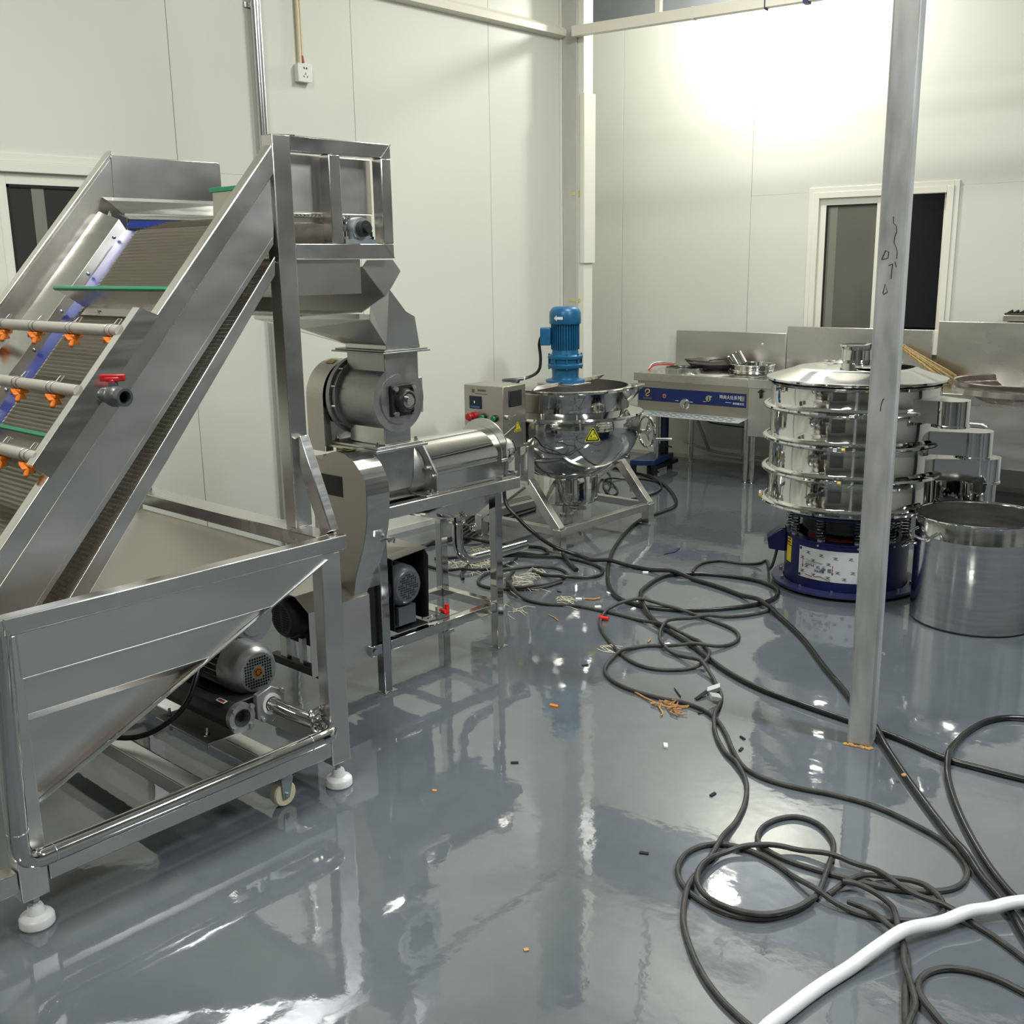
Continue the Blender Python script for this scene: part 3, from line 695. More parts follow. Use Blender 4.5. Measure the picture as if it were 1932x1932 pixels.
MB().bar((XN - 0.07, 2.19, 1.772), (XN - 0.07, 2.232, 1.771), 0.006, 0.022).bar((XN - 0.062, 2.235, 1.772), (XN - 0.062, 2.275, 1.742), 0.006, 0.016).cyl((XN - 0.066, 2.238, 1.770), (XN - 0.057, 2.238, 1.770), 0.005, seg=10).build('belt_link', 'satin', WE, bevel=0.002)
MB().prism([(XN - 0.10, 2.15, 1.784), (XN - 0.10, 2.345, 1.784), (XN - 0.10, 2.338, 1.730), (XN - 0.10, 2.30, 1.745), (XN - 0.10, 2.255, 1.770), (XN - 0.10, 2.15, 1.775)], (-0.006, 0, 0)).build('wear_strip', 'blue_plastic', WE, smooth=False)
# skirt and discharge chute under the head
MB().box(-2.706, -2.703, 1.998, 2.266, 1.535, 1.643).build('chute_skirt', 'steel', WE)
cp = [(2.311, 1.640), (2.423, 1.640), (2.456, 1.603), (2.412, 1.549), (2.384, 1.522), (2.292, 1.619)]
MB().prism([(-2.722, y, z) for y, z in cp], (-0.003, 0, 0)).build('chute_end', 'steel_plate', WE, smooth=False)
MB().sheet([(-2.724, 2.292, 1.619), (-2.724, 2.384, 1.522), (-3.62, 2.384, 1.522), (-3.62, 2.292, 1.619)], 0.003).sheet([(-2.724, 2.384, 1.5225), (-2.724, 2.281, 1.474), (-3.62, 2.281, 1.474), (-3.62, 2.384, 1.5225)], 0.003).sheet([(-2.735, 2.281, 1.474), (-2.735, 2.05, 1.472), (-3.62, 2.05, 1.472), (-3.62, 2.281, 1.474)], 0.003).sheet([(-2.724, 2.456, 1.603), (-2.724, 2.412, 1.549), (-3.62, 2.412, 1.549), (-3.62, 2.456, 1.603)], 0.003).build('chute_tray', 'steel_plate', WE, smooth=False)
MB().box(-3.62, -2.74, 2.268, 2.283, 1.452, 1.468).build('tray_lip', 'steel', WE)

# wire belt: coiled wires woven row by row around the loop
path = []
def lin(a, b):
    n = max(2, int((Vector(b) - Vector(a)).length / 0.0139)); return [Vector(a) + (Vector(b) - Vector(a)) * k / n for k in range(n)]
u0 = lowcut(-0.112)
P0, P1 = I(0, u0, -0.112), I(0, -0.24, -0.112)
loop = lin(P0, P1) + lin(P1, (0, 2.00, 1.772)) + lin((0, 2.00, 1.772), (0, 2.262, 1.772))
loop += [Vector((0, 2.262 + 0.05 * math.sin(a), 1.722 + 0.05 * math.cos(a))) for a in np.linspace(0, PI, 11)]
P2, P3 = I(0, -0.32, -0.206), I(0, lowcut(-0.250), -0.250)
loop += lin((0, 2.24, 1.672), (0, P2.y + 0.02, P2.z + 0.02)) + lin(P2, P3)
def belt_mesh(name, loop, x0, x1, parent, pitch=0.0082, rw=0.00155, amp=0.0050):
    V, Fq = [], []
    nx = int((x1 - x0) / (pitch / 2)); base = 0
    o0 = ORIGIN[parent.name]
    L_ = len(loop)
    xs = x0 + np.arange(nx + 1) * pitch / 2
    offs3 = [(0.0, 1.0), (0.87, -0.5), (-0.87, -0.5)]
    ks = np.arange(nx + 1)
    for i in range(L_ - 1):
        a, b = loop[i], loop[i + 1]
        t = (b - a); ln = t.length; t = t / ln
        n = Vector((0, -t.z, t.y))
        sgn = np.where((ks % 2) == 0, 1.0, -1.0)
        mid = (a + b) / 2
        yy = mid.y + t.y * sgn * ln * 0.62 + n.y * (-sgn) * amp * 0.5 + n.y * amp * 0.4
        zz = mid.z + t.z * sgn * ln * 0.62 + n.z * (-sgn) * amp * 0.5 + n.z * amp * 0.4
        ring = []
        for (o1, o2) in offs3:
            ring.append(np.stack([xs + o1 * rw - o0.x, yy + n.y * o2 * rw - o0.y, zz + n.z * o2 * rw - o0.z], 1))
        V.append(np.stack(ring, 1).reshape(-1, 3))
        idx = base + np.arange(nx)[:, None] * 3
        for k in range(3):
            k2 = (k + 1) % 3
            Fq.append(np.concatenate([idx + k, idx + k2, idx + 3 + k2, idx + 3 + k], 1))
        base += (nx + 1) * 3
    V = np.concatenate(V); Fq = np.concatenate(Fq)
    me = bpy.data.meshes.new(name)
    me.vertices.add(len(V)); me.vertices.foreach_set('co', V.astype(np.float32).ravel())
    me.loops.add(len(Fq) * 4); me.loops.foreach_set('vertex_index', Fq.astype(np.int32).ravel())
    me.polygons.add(len(Fq)); me.polygons.foreach_set('loop_start', (np.arange(len(Fq)) * 4).astype(np.int32))
    me.polygons.foreach_set('loop_total', np.full(len(Fq), 4, np.int32))
    me.update(); me.shade_smooth(); me.materials.append(MAT['wire'])
    o = bpy.data.objects.new(name, me); COL.objects.link(o); o.parent = parent
    return stuff(o)
n_top = len(loop) - len(lin(P2, P3))
belt_mesh('wire_belt', loop[:n_top], -3.405, -2.735, WE)
belt_mesh('wire_belt', loop[n_top - 1:], -3.405, -2.694, WE)
m = MB()
for i in range(0, len(loop), 1):
    m.cyl((-3.405, loop[i].y, loop[i].z), (-2.735, loop[i].y, loop[i].z), 0.0012, seg=4, caps=False)
stuff(m.build('cross_rod', 'wire', WE, normals=False, smooth=False))
# belt bed under the carrying run
MB().sheet([I(-3.38, lowcut(-0.128), -0.128), I(-3.38, -0.26, -0.128), I(-2.75, -0.26, -0.128), I(-2.75, lowcut(-0.128), -0.128)], 0.003).build('belt_bed', 'belt_dark', WE, smooth=False)
# lifting flights: folded steel with green wiper edge
for u in (-0.555, -1.07, -1.40):
    f0 = MB().sheet([I(-3.465, u, -0.030), I(-2.745, u, -0.030), I(-2.775, u - 0.015, -0.108), I(-3.365, u - 0.015, -0.108)], 0.003).sheet([I(-3.365, u - 0.016, -0.106), I(-2.775, u - 0.016, -0.106), I(-2.775, u - 0.045, -0.104), I(-3.365, u - 0.045, -0.104)], 0.003).build('flight', 'steel', WE, smooth=False)
    MB().prism([I(-3.475, u - 0.004, -0.034), I(-2.742, u - 0.004, -0.034), I(-2.742, u - 0.004, -0.022), I(-3.475, u - 0.004, -0.022)], UV * 0.012).build('wiper_edge', 'green_plastic', f0, bevel=0.002)
    m = MB()
    for x in (-3.26, -3.05, -2.86): m.ball(I(x, u - 0.03, -0.1015), 0.006, 8, 5)
    m.build('flight_rivet', 'satin', f0)
f0 = MB().sheet([(-3.085, 1.985, 1.782), (-2.745, 1.985, 1.782), (-2.745, 1.990, 1.860), (-3.085, 1.990, 1.860)], 0.003).build('flight', 'steel_beige', WE, smooth=False)
MB().box(-3.10, -2.742, 1.984, 1.994, 1.857, 1.872).build('wiper_edge', 'green_plastic', f0, bevel=0.002)
MB().box(-3.30, -2.76, 1.955, 1.965, 1.585, 1.615).build('wiper_edge', 'green_plastic', WE, bevel=0.002)
# splash guard channel riding on the near tube
g0, g1, gv = -1.19, -0.665, 0.045
gp = lambda u: [I(XN + 0.004, u, -0.004), I(XN - 0.016, u, gv), I(XN - 0.050, u, gv), I(XN - 0.050, u, 0.0)]
a_, b_ = gp(g0), gp(g1)
gd = MB()
gd.sheet([a_[0], b_[0], I(XN - 0.016, g1 - 0.012, gv), I(XN - 0.016, g0 + 0.005, gv)], 0.002)
gd.sheet([I(XN - 0.016, g0 + 0.005, gv), I(XN - 0.016, g1 - 0.012, gv), I(XN - 0.050, g1 - 0.012, gv), I(XN - 0.050, g0 + 0.005, gv)], 0.002)
gd.sheet([I(XN - 0.050, g0 + 0.005, gv), I(XN - 0.050, g1 - 0.012, gv), I(XN - 0.050, g1, 0.001), I(XN - 0.050, g0, 0.001)], 0.002)
for u, k in ((g0, 0.005), (g1, -0.012)):
    gd.sheet([I(XN + 0.004, u, -0.004), I(XN - 0.016, u + k, gv), I(XN - 0.050, u + k, gv), I(XN - 0.050, u, 0)], 0.002)
gd.build('splash_guard', 'satin', WE, smooth=False)
# spray pipes with orange clip nozzles held by wire springs
for (y, z, nozzles) in ((1.436, 1.459, (-3.66, -3.454, -3.230, -2.993, -2.765)), (1.304, 1.310, (-3.52, -3.30, -3.080, -2.863)), (1.176, 1.150, (-3.40, -3.17, -2.944, -2.778))):
    sp = MB().cyl((-3.90, y, z), (XN - 0.040, y, z), 0.0165, seg=20).build('spray_pipe', 'pvc_pipe', WE)
    for x in nozzles:
        c = Vector((x, y, z))
        nz = MB().obox(c + Vector((0, -0.002, -0.022)), (0.030, 0, 0), (0, 0.015, 0), (0, 0, 0.006)).obox(c + Vector((0.012, -0.012, -0.030)), (0.016, -0.003, -0.006), (0.003, 0.014, 0), (0, -0.004, 0.009)).cyl(c + Vector((0.018, -0.014, -0.030)), c + Vector((0.030, -0.026, -0.050)), 0.010, 0.006, 10).obox(c + Vector((-0.024, -0.004, -0.026)), (0.008, 0.002, 0.003), (0, 0.010, 0), (0, 0, 0.006)).build('spray_nozzle', 'orange_plastic', sp, bevel=0.003)
        m = MB()
        for dx in (-0.013, 0.013):
            m.torus(c + Vector((dx, 0, 0)), (1, 0.0, 0.10), 0.0180, 0.0016, 20, 5)
        m.tube([c + Vector((-0.013, 0.012, 0.016)), c + Vector((-0.011, 0.026, 0.030)), c + Vector((0.011, 0.026, 0.030)), c + Vector((0.013, 0.012, 0.016))], 0.0014, 5)
        m.build('spring_clip', 'mill_grey', sp)
# ball valve with red lever
vc = Vector((-2.674, 1.347, 1.300)); ve = Vector((-2.586, 1.358, 1.298)); vd = (ve - vc).normalized()
vv = MB().lathe([(0.0, 0.0), (0.019, 0.0), (0.021, 0.012), (0.021, 0.028), (0.027, 0.036), (0.029, 0.048), (0.027, 0.060), (0.022, 0.066), (0.024, 0.070), (0.024, 0.092), (0.017, 0.092), (0.016, 0.062), (0.0, 0.062)], vc, vd, 32).cyl(vc + vd * 0.046, vc + vd * 0.046 + Vector((0, 0, 0.036)), 0.013, seg=16).build('ball_valve', 'pvc_grey', WE)
MB().cyl(vc + vd * 0.0625, vc + vd * 0.066, 0.0155, seg=20).build('valve_bore', 'black_matte', vv)
hc = vc + vd * 0.046 + Vector((0, 0, 0.044))
MB().cyl(hc + Vector((0, 0, -0.012)), hc, 0.011, seg=14).obox(hc + Vector((0, 0, 0.004)), (0.024, 0.022, 0.0), (-0.004, 0.005, 0), (0, 0, 0.009)).obox(hc + Vector((0, 0, 0.0)), (0.014, 0.013, 0), (-0.006, 0.007, 0), (0, 0, 0.006)).build('valve_lever', 'red_plastic', vv, bevel=0.003)
# ------------------------------------------------------------------ screw juicer on its table
SJ = thing('screw_juicer', 'stainless screw juicer on a four legged table with a tall rounded belt guard', 'juicer', (-3.12, 2.85, 0))
for x, y in ((-2.971, 2.522), (-2.971, 3.165), (-3.305, 2.522), (-3.305, 3.165)):
    lg = MB().box(x - 0.020, x + 0.020, y - 0.020, y + 0.020, 0.008, 0.690).build('leg', 'polished', SJ, bevel=0.003)
    MB().box(x - 0.024, x + 0.024, y - 0.022, y + 0.042, 0.0, 0.007).build('foot_plate', 'steel', lg)
tz0, tz1 = 0.6905, 0.738
MB().box(-2.994, -2.949, 2.500, 3.300, tz0, tz1).build('table_rail', 'steel_tube', SJ, bevel=0.003)
MB().box(-3.328, -3.283, 2.500, 3.300, tz0, tz1).build('table_rail', 'steel_tube', SJ, bevel=0.003)
MB().box(-3.282, -2.995, 2.500, 2.545, tz0, tz1).build('table_rail', 'steel_tube', SJ, bevel=0.003)
MB().box(-3.282, -2.995, 3.145, 3.190, tz0, tz1).build('table_rail', 'steel_tube', SJ, bevel=0.003)
lz0, lz1 = 0.172, 0.212
MB().box(-2.990, -2.952, 2.445, 2.500, lz0, lz1).box(-2.990, -2.952, 2.544, 3.143, lz0, lz1).build('lower_rail', 'polished', SJ, bevel=0.003)
MB().box(-3.324, -3.286, 2.544, 3.143, lz0, lz1).build('lower_rail', 'polished', SJ, bevel=0.003)
MB().box(-3.284, -2.993, 3.146, 3.184, lz0, lz1).build('lower_rail', 'polished', SJ, bevel=0.003)
MB().cyl((-2.953, 2.462, 0.192), (-2.946, 2.462, 0.192), 0.010, seg=6).build('rail_bolt', 'chrome', SJ)
AX = Vector((-3.12, 0, 0.825))
# feed box
MB().prism([(-2.985, 2.535, 0.955), (-2.985, 2.735, 0.955), (-2.995, 2.735, 0.82), (-3.02, 2.735, 0.772), (-3.02, 2.535, 0.772), (-2.995, 2.535, 0.82)], (-0.235, 0, 0)).build('feed_box', 'mill_grey', SJ, bevel=0.008)
MB().lathe([(0, 0), (0.105, 0), (0.105, 0.30), (0.0, 0.30)], (-3.12, 2.535, 0.825), (0, 1, 0), 36).build('feed_barrel', 'mill_grey', SJ)
MB().box(-3.255, -2.945, 2.505, 2.765, 0.948, 0.958).build('feed_flange', 'steel_plate', SJ, bevel=0.002)
ep = [(-3.26, 0.738), (-2.975, 0.738), (-2.955, 0.755), (-2.955, 0.825), (-2.972, 0.850), (-3.03, 0.930), (-3.21, 0.930), (-3.285, 0.825), (-3.285, 0.755)]
e1 = MB().prism([(x, 2.815, z) for x, z in ep], (0, 0.010, 0)).box(-3.26, -2.955, 2.760, 2.825, 0.7385, 0.746).build('end_plate', 'mill_grey', SJ, bevel=0.002)
m = MB()
for x, z in ((-3.00, 0.845), (-2.972, 0.815)):
    m.cyl((x, 2.800, z), (x, 2.8148, z), 0.008, seg=6)
for y in (2.775, 2.800):
    m.cyl((-2.965, y, 0.746), (-2.965, y, 0.766), 0.006, seg=8).cyl((-2.965, y, 0.746), (-2.965, y, 0.754), 0.011, seg=6)
m.build('plate_bolt', 'chrome', e1)
# polished press cover, two half shells with seam flange
MB().lathe([(0.112, 0.0), (0.112, 0.42)], (-3.12, 2.83, 0.830), (0, 1, 0), 40, a0=-PI - 0.15, a1=0.15, ref=(1, 0, 0)).build('press_cover', 'polished', SJ)
MB().box(-3.008, -2.985, 2.83, 3.25, 0.812, 0.817).box(-3.255, -3.232, 2.83, 3.25, 0.812, 0.817).build('cover_flange', 'polished', SJ)
MB().box(-3.000, -2.992, 2.83, 3.25, 0.7385, 0.811).build('lower_cover', 'polished', SJ, bevel=0.002)
rp = [(-3.26, 0.738), (-2.985, 0.738), (-2.975, 0.80), (-2.985, 0.85)] + [(-3.12 + 0.150 * math.cos(a), 0.830 + 0.150 * math.sin(a)) for a in np.linspace(0.45, PI - 0.45, 14)] + [(-3.26, 0.80)]
e2 = MB().prism([(x, 3.252, z) for x, z in rp], (0, 0.007, 0)).box(-3.26, -2.975, 3.215, 3.29, 0.7385, 0.746).build('end_plate', 'satin', SJ)
m = MB()
m.cyl((-2.998, 3.232, 0.812), (-2.998, 3.252, 0.812), 0.008, seg=6).cyl((-2.97, 3.275, 0.746), (-2.97, 3.275, 0.765), 0.008, seg=6)
m.build('plate_bolt', 'chrome', e2)
MB().lathe([(0.0, 0), (0.085, 0.0), (0.095, 0.02), (0.088, 0.06), (0.070, 0.075), (0.066, 0.12), (0.058, 0.135), (0.0, 0.135)], (-3.12, 3.260, 0.822), (0, 1, 0), 36).build('outlet_cone', 'chrome', SJ)
MB().lathe([(0.0, 0), (0.052, 0), (0.052, 0.03), (0.0, 0.03)], (-3.12, 3.385, 0.822), (0, 1, 0), 6).cyl((-3.105, 3.34, 0.870), (-3.085, 3.425, 0.925), 0.0065, seg=10).cyl((-3.14, 3.33, 0.888), (-3.145, 3.33, 0.935), 0.004, seg=8).bar((-3.19, 3.33, 0.905), (-3.12, 3.33, 0.905), 0.02, 0.006).build('pressure_lever', 'chrome', SJ)
MB().tube([(-3.09, 3.30, 0.80), (-3.03, 3.31, 0.755), (-2.97, 3.30, 0.748)], 0.006, 8).build('support_strut', 'satin', SJ)
# juice tray under the press with outlet pipe
MB().sheet([(-2.997, 2.62, 0.700), (-2.997, 3.29, 0.700), (-3.075, 3.15, 0.580), (-3.075, 2.95, 0.600)], 0.002).sheet([(-3.28, 2.62, 0.700), (-3.28, 3.29, 0.700), (-3.165, 3.15, 0.580), (-3.165, 2.95, 0.600)], 0.002).sheet([(-2.997, 2.62, 0.700), (-3.28, 2.62, 0.700), (-3.165, 2.95, 0.600), (-3.075, 2.95, 0.600)], 0.002).sheet([(-2.997, 3.29, 0.700), (-3.28, 3.29, 0.700), (-3.165, 3.15, 0.580), (-3.075, 3.15, 0.580)], 0.002).sheet([(-3.075, 2.95, 0.600), (-3.165, 2.95, 0.600), (-3.165, 3.15, 0.580), (-3.075, 3.15, 0.580)], 0.002).build('juice_tray', 'polished', SJ, smooth=False)
pp = [(-3.12, 3.085, 0.60), (-3.12, 3.085, 0.475)] + arc((-3.12, 3.085 + 0.095, 0.470), (0, -1, 0), (0, 0, -1), 0.095, 0.05, PI / 2, 8) + [(-3.12, 3.35, 0.368), (-3.12, 3.520, 0.365)]
op = MB().tube(pp, 0.0225, 20).build('outlet_pipe', 'polished', SJ)
MB().torus((-3.12, 3.085, 0.555), (0, 0, 1), 0.029, 0.007, 24, 8).ball((-3.06, 3.12, 0.535), 0.018, 12, 8).cyl((-3.12, 3.085, 0.555), (-3.06, 3.12, 0.535), 0.005, seg=8).build('pipe_clamp', 'chrome', op)
# tall belt guard: flat plates towards the elevator, band round the edge
gp = [(-3.195, 0.40), (-3.195, 0.925)]
gp += [(-3.03 + 0.148 * math.cos(a), 0.815 + 0.148 * math.sin(a)) for a in np.linspace(2.35, 0.0, 18)]
gp += [(-2.884, 0.74), (-2.896, 0.68), (-2.918, 0.61), (-2.945, 0.55), (-2.968, 0.49), (-2.985, 0.415)]
gp[1] = (-3.185, 0.930)
gg = MB().prism([(x, 2.395, z) for x, z in gp], (0, 0.004, 0)).build('belt_guard', 'steel_beige', SJ, smooth=False)
m = MB()
for (x0, z0), (x1, z1) in zip(gp[1:-1], gp[2:]):
    m.add([(x0, 2.395, z0), (x1, 2.395, z1), (x1, 2.505, z1), (x0, 2.505, z0)], [(0, 1, 2, 3)])
m.build('guard_band', 'satin', gg, normals=False)
m = MB()
m.tube([(-2.89, 2.46, 0.635), (-2.87, 2.47, 0.645), (-2.87, 2.51, 0.640), (-2.885, 2.52, 0.620)], 0.004, 8).ball((-2.89, 2.505, 0.63), 0.010, 8, 6)
m.build('guard_latch', 'chrome', gg)
npl = note(MB().box(-3.165, -3.014, 2.3935, 2.395, 0.795, 0.872).build('nameplate', 'plate_black', gg, bevel=0.0006), 'black nameplate with faint rows of small print')
m = MB()
for k in range(7):
    m.box(-3.155, -3.10, 2.3932, 2.3936, 0.802 + k * 0.009, 0.8045 + k * 0.009).box(-3.085, -3.03 - 0.01 * (k % 3), 2.3932, 2.3936, 0.802 + k * 0.009, 0.8045 + k * 0.009)
stuff(m.build('print_line', 'plate_text', SJ))
yl = MB().obox((-3.045, 2.445, 0.9635), (0.035, 0, 0.0), (0, 0.018, 0), (0, 0, 0.0005)).build('warning_label', 'plate_black', gg)
m = MB()
for dx, dy, sx, sy in ((0, -0.012, 0.030, 0.0022), (0, 0.012, 0.030, 0.0022), (-0.030, 0, 0.0022, 0.014), (0.030, 0, 0.0022, 0.014)):
    m.box(-3.045 + dx - sx, -3.045 + dx + sx, 2.445 + dy - sy, 2.445 + dy + sy, 0.9642, 0.9648)
m.build('label_border', 'yellow', gg)
# drive enclosures under the table
MB().prism([(-2.972, 2.18, 0.165), (-2.972, 2.462, 0.165), (-2.972, 2.462, 0.413), (-2.972, 2.18, 0.41)], (-0.003, 0, 0)).build('drive_cover', 'steel_plate', SJ, smooth=False)
MB().sheet([(-2.972, 2.18, 0.411), (-2.972, 2.462, 0.414), (-3.05, 2.462, 0.462), (-3.05, 2.18, 0.459)], 0.003).sheet([(-3.05, 2.18, 0.459), (-3.05, 2.462, 0.462), (-3.24, 2.462, 0.468), (-3.24, 2.18, 0.465)], 0.003).build('drive_cover_top', 'steel_beige', SJ, smooth=False)
MB().prism([(-2.974, 2.458, 0.165), (-2.974, 2.458, 0.40), (-3.05, 2.458, 0.455), (-3.24, 2.458, 0.46), (-3.24, 2.458, 0.165)], (0, -0.004, 0)).build('drive_cover_end', 'black_matte', SJ, smooth=False)
MB().box(-2.985, -2.980, 2.466, 2.52, 0.195, 0.56).box(-3.24, -2.99, 2.5205, 2.524, 0.195, 0.56).build('drive_well', 'black_matte', SJ)
m1 = MB().lathe([(0, 0.0), (0.062, 0.0), (0.074, 0.012), (0.080, 0.03), (0.080, 0.10), (0.0, 0.10)], (-3.165, 2.195, 0.345), (0, 1, 0), 32).build('drive_motor', 'motor_dark', SJ)
m = MB()
for k in range(-5, 6):
    w = math.sqrt(max(0, 0.052 ** 2 - (k * 0.0095) ** 2))
    for s in (-1, 1):
        m.box(-3.165 + s * w * 0.55 - w * 0.38, -3.165 + s * w * 0.55 + w * 0.38, 2.1944, 2.1952, 0.345 + k * 0.0095 - 0.003, 0.345 + k * 0.0095 + 0.003)
stuff(m.build('vent_slot', 'black_matte', m1))
MB().box(-3.25, -3.08, 2.29, 2.46, 0.22, 0.445).build('motor_back', 'black_matte', SJ)
MB().box(-3.30, -2.96, 2.226, 2.262, 0.140, 0.1715).build('motor_rail', 'dark_iron', SJ, bevel=0.002)
MB().box(-3.24, -3.20, 2.235, 2.255, 0.172, 0.27).box(-3.12, -3.10, 2.235, 2.255, 0.172, 0.27).build('motor_leg', 'steel_plate', SJ)
m2 = MB().lathe([(0, 0.0), (0.062, 0.0), (0.070, -0.006), (0.084, -0.030), (0.086, -0.10), (0.0, -0.10)], (-2.985, 2.672, 0.393), (1, 0, 0), 36).cyl((-3.08, 2.672, 0.393), (-3.22, 2.672, 0.393), 0.074).build('drive_motor', 'motor_grey', SJ)
m = MB()
for i in range(-5, 6):
    for j in range(-5, 6):
        if 0 <= math.hypot(i, j) < 5.3 and (i + 2 * j) % 7 != 0:
            y, z = 2.672 + i * 0.0095, 0.393 + j * 0.0095
            m.box(-2.9853, -2.9843, y - 0.003, y + 0.003, z - 0.003, z + 0.003)
stuff(m.build('vent_hole', 'black_matte', m2))
MB().box(-3.05, -3.02, 2.60, 2.74, 0.225, 0.235).box(-3.18, -3.15, 2.60, 2.74, 0.225, 0.235).box(-3.05, -3.0, 2.63, 2.72, 0.236, 0.31).build('motor_foot', 'motor_grey', m2)
MB().sheet([(-2.99, 2.60, 0.515), (-2.99, 2.785, 0.528), (-3.25, 2.785, 0.535), (-3.25, 2.60, 0.535)], 0.003).build('motor_hood', 'steel_beige', SJ, smooth=False)
MB().prism([(-3.0, 2.787, 0.225), (-3.0, 2.795, 0.49), (-3.02, 2.787, 0.527), (-3.25, 2.787, 0.527), (-3.25, 2.787, 0.225)], (0, 0.003, 0)).box(-3.25, -3.247, 2.60, 2.785, 0.225, 0.53).box(-3.25, -2.99, 2.597, 2.600, 0.225, 0.515).build('motor_hood_side', 'black_matte', SJ, smooth=False)
MB().box(-3.28, -2.995, 2.62, 2.78, 0.2125, 0.2165).build('motor_plate', 'black_matte', SJ)
MB().cyl((-2.985, 2.74, 0.244), (-2.985, 2.83, 0.236), 0.0045, seg=8).cyl((-2.98, 2.815, 0.220), (-2.98, 2.815, 0.275), 0.0045, seg=8).cyl((-2.98, 2.775, 0.221), (-2.95, 2.855, 0.226), 0.0045, seg=8).build('tension_screw', 'chrome', SJ)
m = MB()
for z in (0.50, 0.40, 0.37, 0.24): m.tube(smooth_path([(-3.02, 2.545, z), (-3.03, 2.58, z - 0.01), (-3.04, 2.62, z - 0.02)]), 0.007, 8)
m.build('motor_cord', 'black_rubber', SJ)

# ------------------------------------------------------------------ hammer crusher standing on the juicer's feed flange
CR_ = thing('fruit_crusher', 'grey steel fruit crusher drum with a sloping funnel, bolted above the juicer', 'crusher', (-3.08, 2.63, 0.96))
DX = -2.952; DY, DZ = 2.632, 1.138
MB().box(-3.235, -2.955, 2.520, 2.750, 0.9585, 0.968).build('base_flange', 'steel_plate', CR_, bevel=0.002)
m = MB()
for x in (-3.215, -2.975):
    for y in (2.54, 2.73):
        m.cyl((x, y, 0.968), (x, y, 0.976), 0.009, seg=6).cyl((x, y, 0.976), (x, y, 0.984), 0.005, seg=8)
m.build('flange_bolt', 'chrome', CR_)
MB().box(-3.165, -2.966, 2.566, 2.698, 0.9685, 1.06).build('outlet_neck', 'satin', CR_, bevel=0.003)
MB().lathe([(0.0, 0.0), (0.124, 0.0), (0.124, -0.22), (0.0, -0.22)], (DX, DY, DZ), (1, 0, 0), 56).build('drum', 'mill_grey', CR_)
MB().box(-3.165, DX + 0.0005, 2.568, 2.734, 1.20, 1.308).build('inlet_neck', 'mill_grey', CR_, bevel=0.003)
MB().lathe([(0.10, -0.225), (0.150, -0.225), (0.150, -0.245), (0.10, -0.245)], (DX, DY, DZ), (1, 0, 0), 56).lathe([(0.12, -0.205), (0.140, -0.205), (0.140, -0.222), (0.12, -0.222)], (DX, DY, DZ), (1, 0, 0), 56).build('drum_flange', 'alloy', CR_)
m = MB()
for k in range(12):
    a = 2 * PI * k / 12 + 0.2
    m.cyl((DX - 0.228, DY + 0.143 * math.cos(a), DZ + 0.143 * math.sin(a)), (DX - 0.198, DY + 0.143 * math.cos(a), DZ + 0.143 * math.sin(a)), 0.005, seg=6)
m.build('flange_bolt', 'chrome', CR_)
MB().lathe([(0.0, 0.006), (0.092, 0.006), (0.094, 0.0), (0.0, 0.0)], (DX, DY, DZ), (1, 0, 0), 48).build('face_plate', 'mill_grey', CR_)
b0 = MB().obox((DX + 0.013, DY + 0.004, DZ - 0.004), (0.007, 0, 0), (0, 0.056, 0), (0, 0, 0.058)).lathe([(0.0, 0.012), (0.046, 0.012), (0.042, 0.034), (0.034, 0.042), (0.028, 0.042), (0.026, 0.030), (0.0, 0.030)], (DX + 0.006, DY + 0.006, DZ - 0.004), (1, 0, 0), 36).build('bearing_block', 'dark_iron', CR_, bevel=0.004)
m = MB()
for sy in (-1, 1):
    for sz in (-1, 1):
        m.cyl((DX + 0.020, DY + 0.004 + sy * 0.044, DZ - 0.004 + sz * 0.046), (DX + 0.036, DY + 0.004 + sy * 0.044, DZ - 0.004 + sz * 0.046), 0.010, seg=6)
m.build('bearing_bolt', 'chrome', b0)
MB().cyl((DX + 0.02, DY + 0.006, DZ - 0.004), (DX + 0.058, DY + 0.006, DZ - 0.004), 0.018, seg=24).lathe([(0.018, 0), (0.026, 0), (0.026, 0.012), (0.018, 0.012)], (DX + 0.034, DY + 0.006, DZ - 0.004), (1, 0, 0), 24).build('shaft_end', 'chrome', b0)
MB().box(-3.02, -2.985, 2.752, 2.785, 1.07, 1.205).build('hinge_bracket', 'steel_plate', CR_, bevel=0.003)
# inlet flanges and funnel
MB().box(-3.215, -2.918, 2.535, 2.768, 1.309, 1.315).box(-3.205, -2.925, 2.545, 2.760, 1.316, 1.322).build('inlet_flange', 'mill_grey', CR_, bevel=0.0015)
fz = 1.338
P = {'a': (-2.90, 2.462, 1.438), 'b': (-2.90, 2.469, 1.480), 'c': (-2.915, 2.571, 1.541), 'd': (-2.915, 2.648, 1.458), 'e': (-2.915, 2.690, 1.438), 'f': (-2.930, 2.725, 1.323), 'g': (-2.930, 2.560, 1.323), 'g2': (-2.930, 2.560, 1.340)}
MB().sheet([P['a'], P['b'], P['c'], P['g2']], 0.002).sheet([P['c'], P['d'], P['e'], P['f'], P['g2']], 0.002).build('funnel_end', 'steel_plate', CR_, smooth=False)
FL = (-3.60, 2.466, 1.445)
MB().sheet([P['a'], FL, (-3.60, 2.466, 1.425), (-3.33, 2.490, 1.392), (-3.165, 2.560, 1.340), P['g2']], 0.002).build('funnel_front', 'steel_plate', CR_, smooth=False)
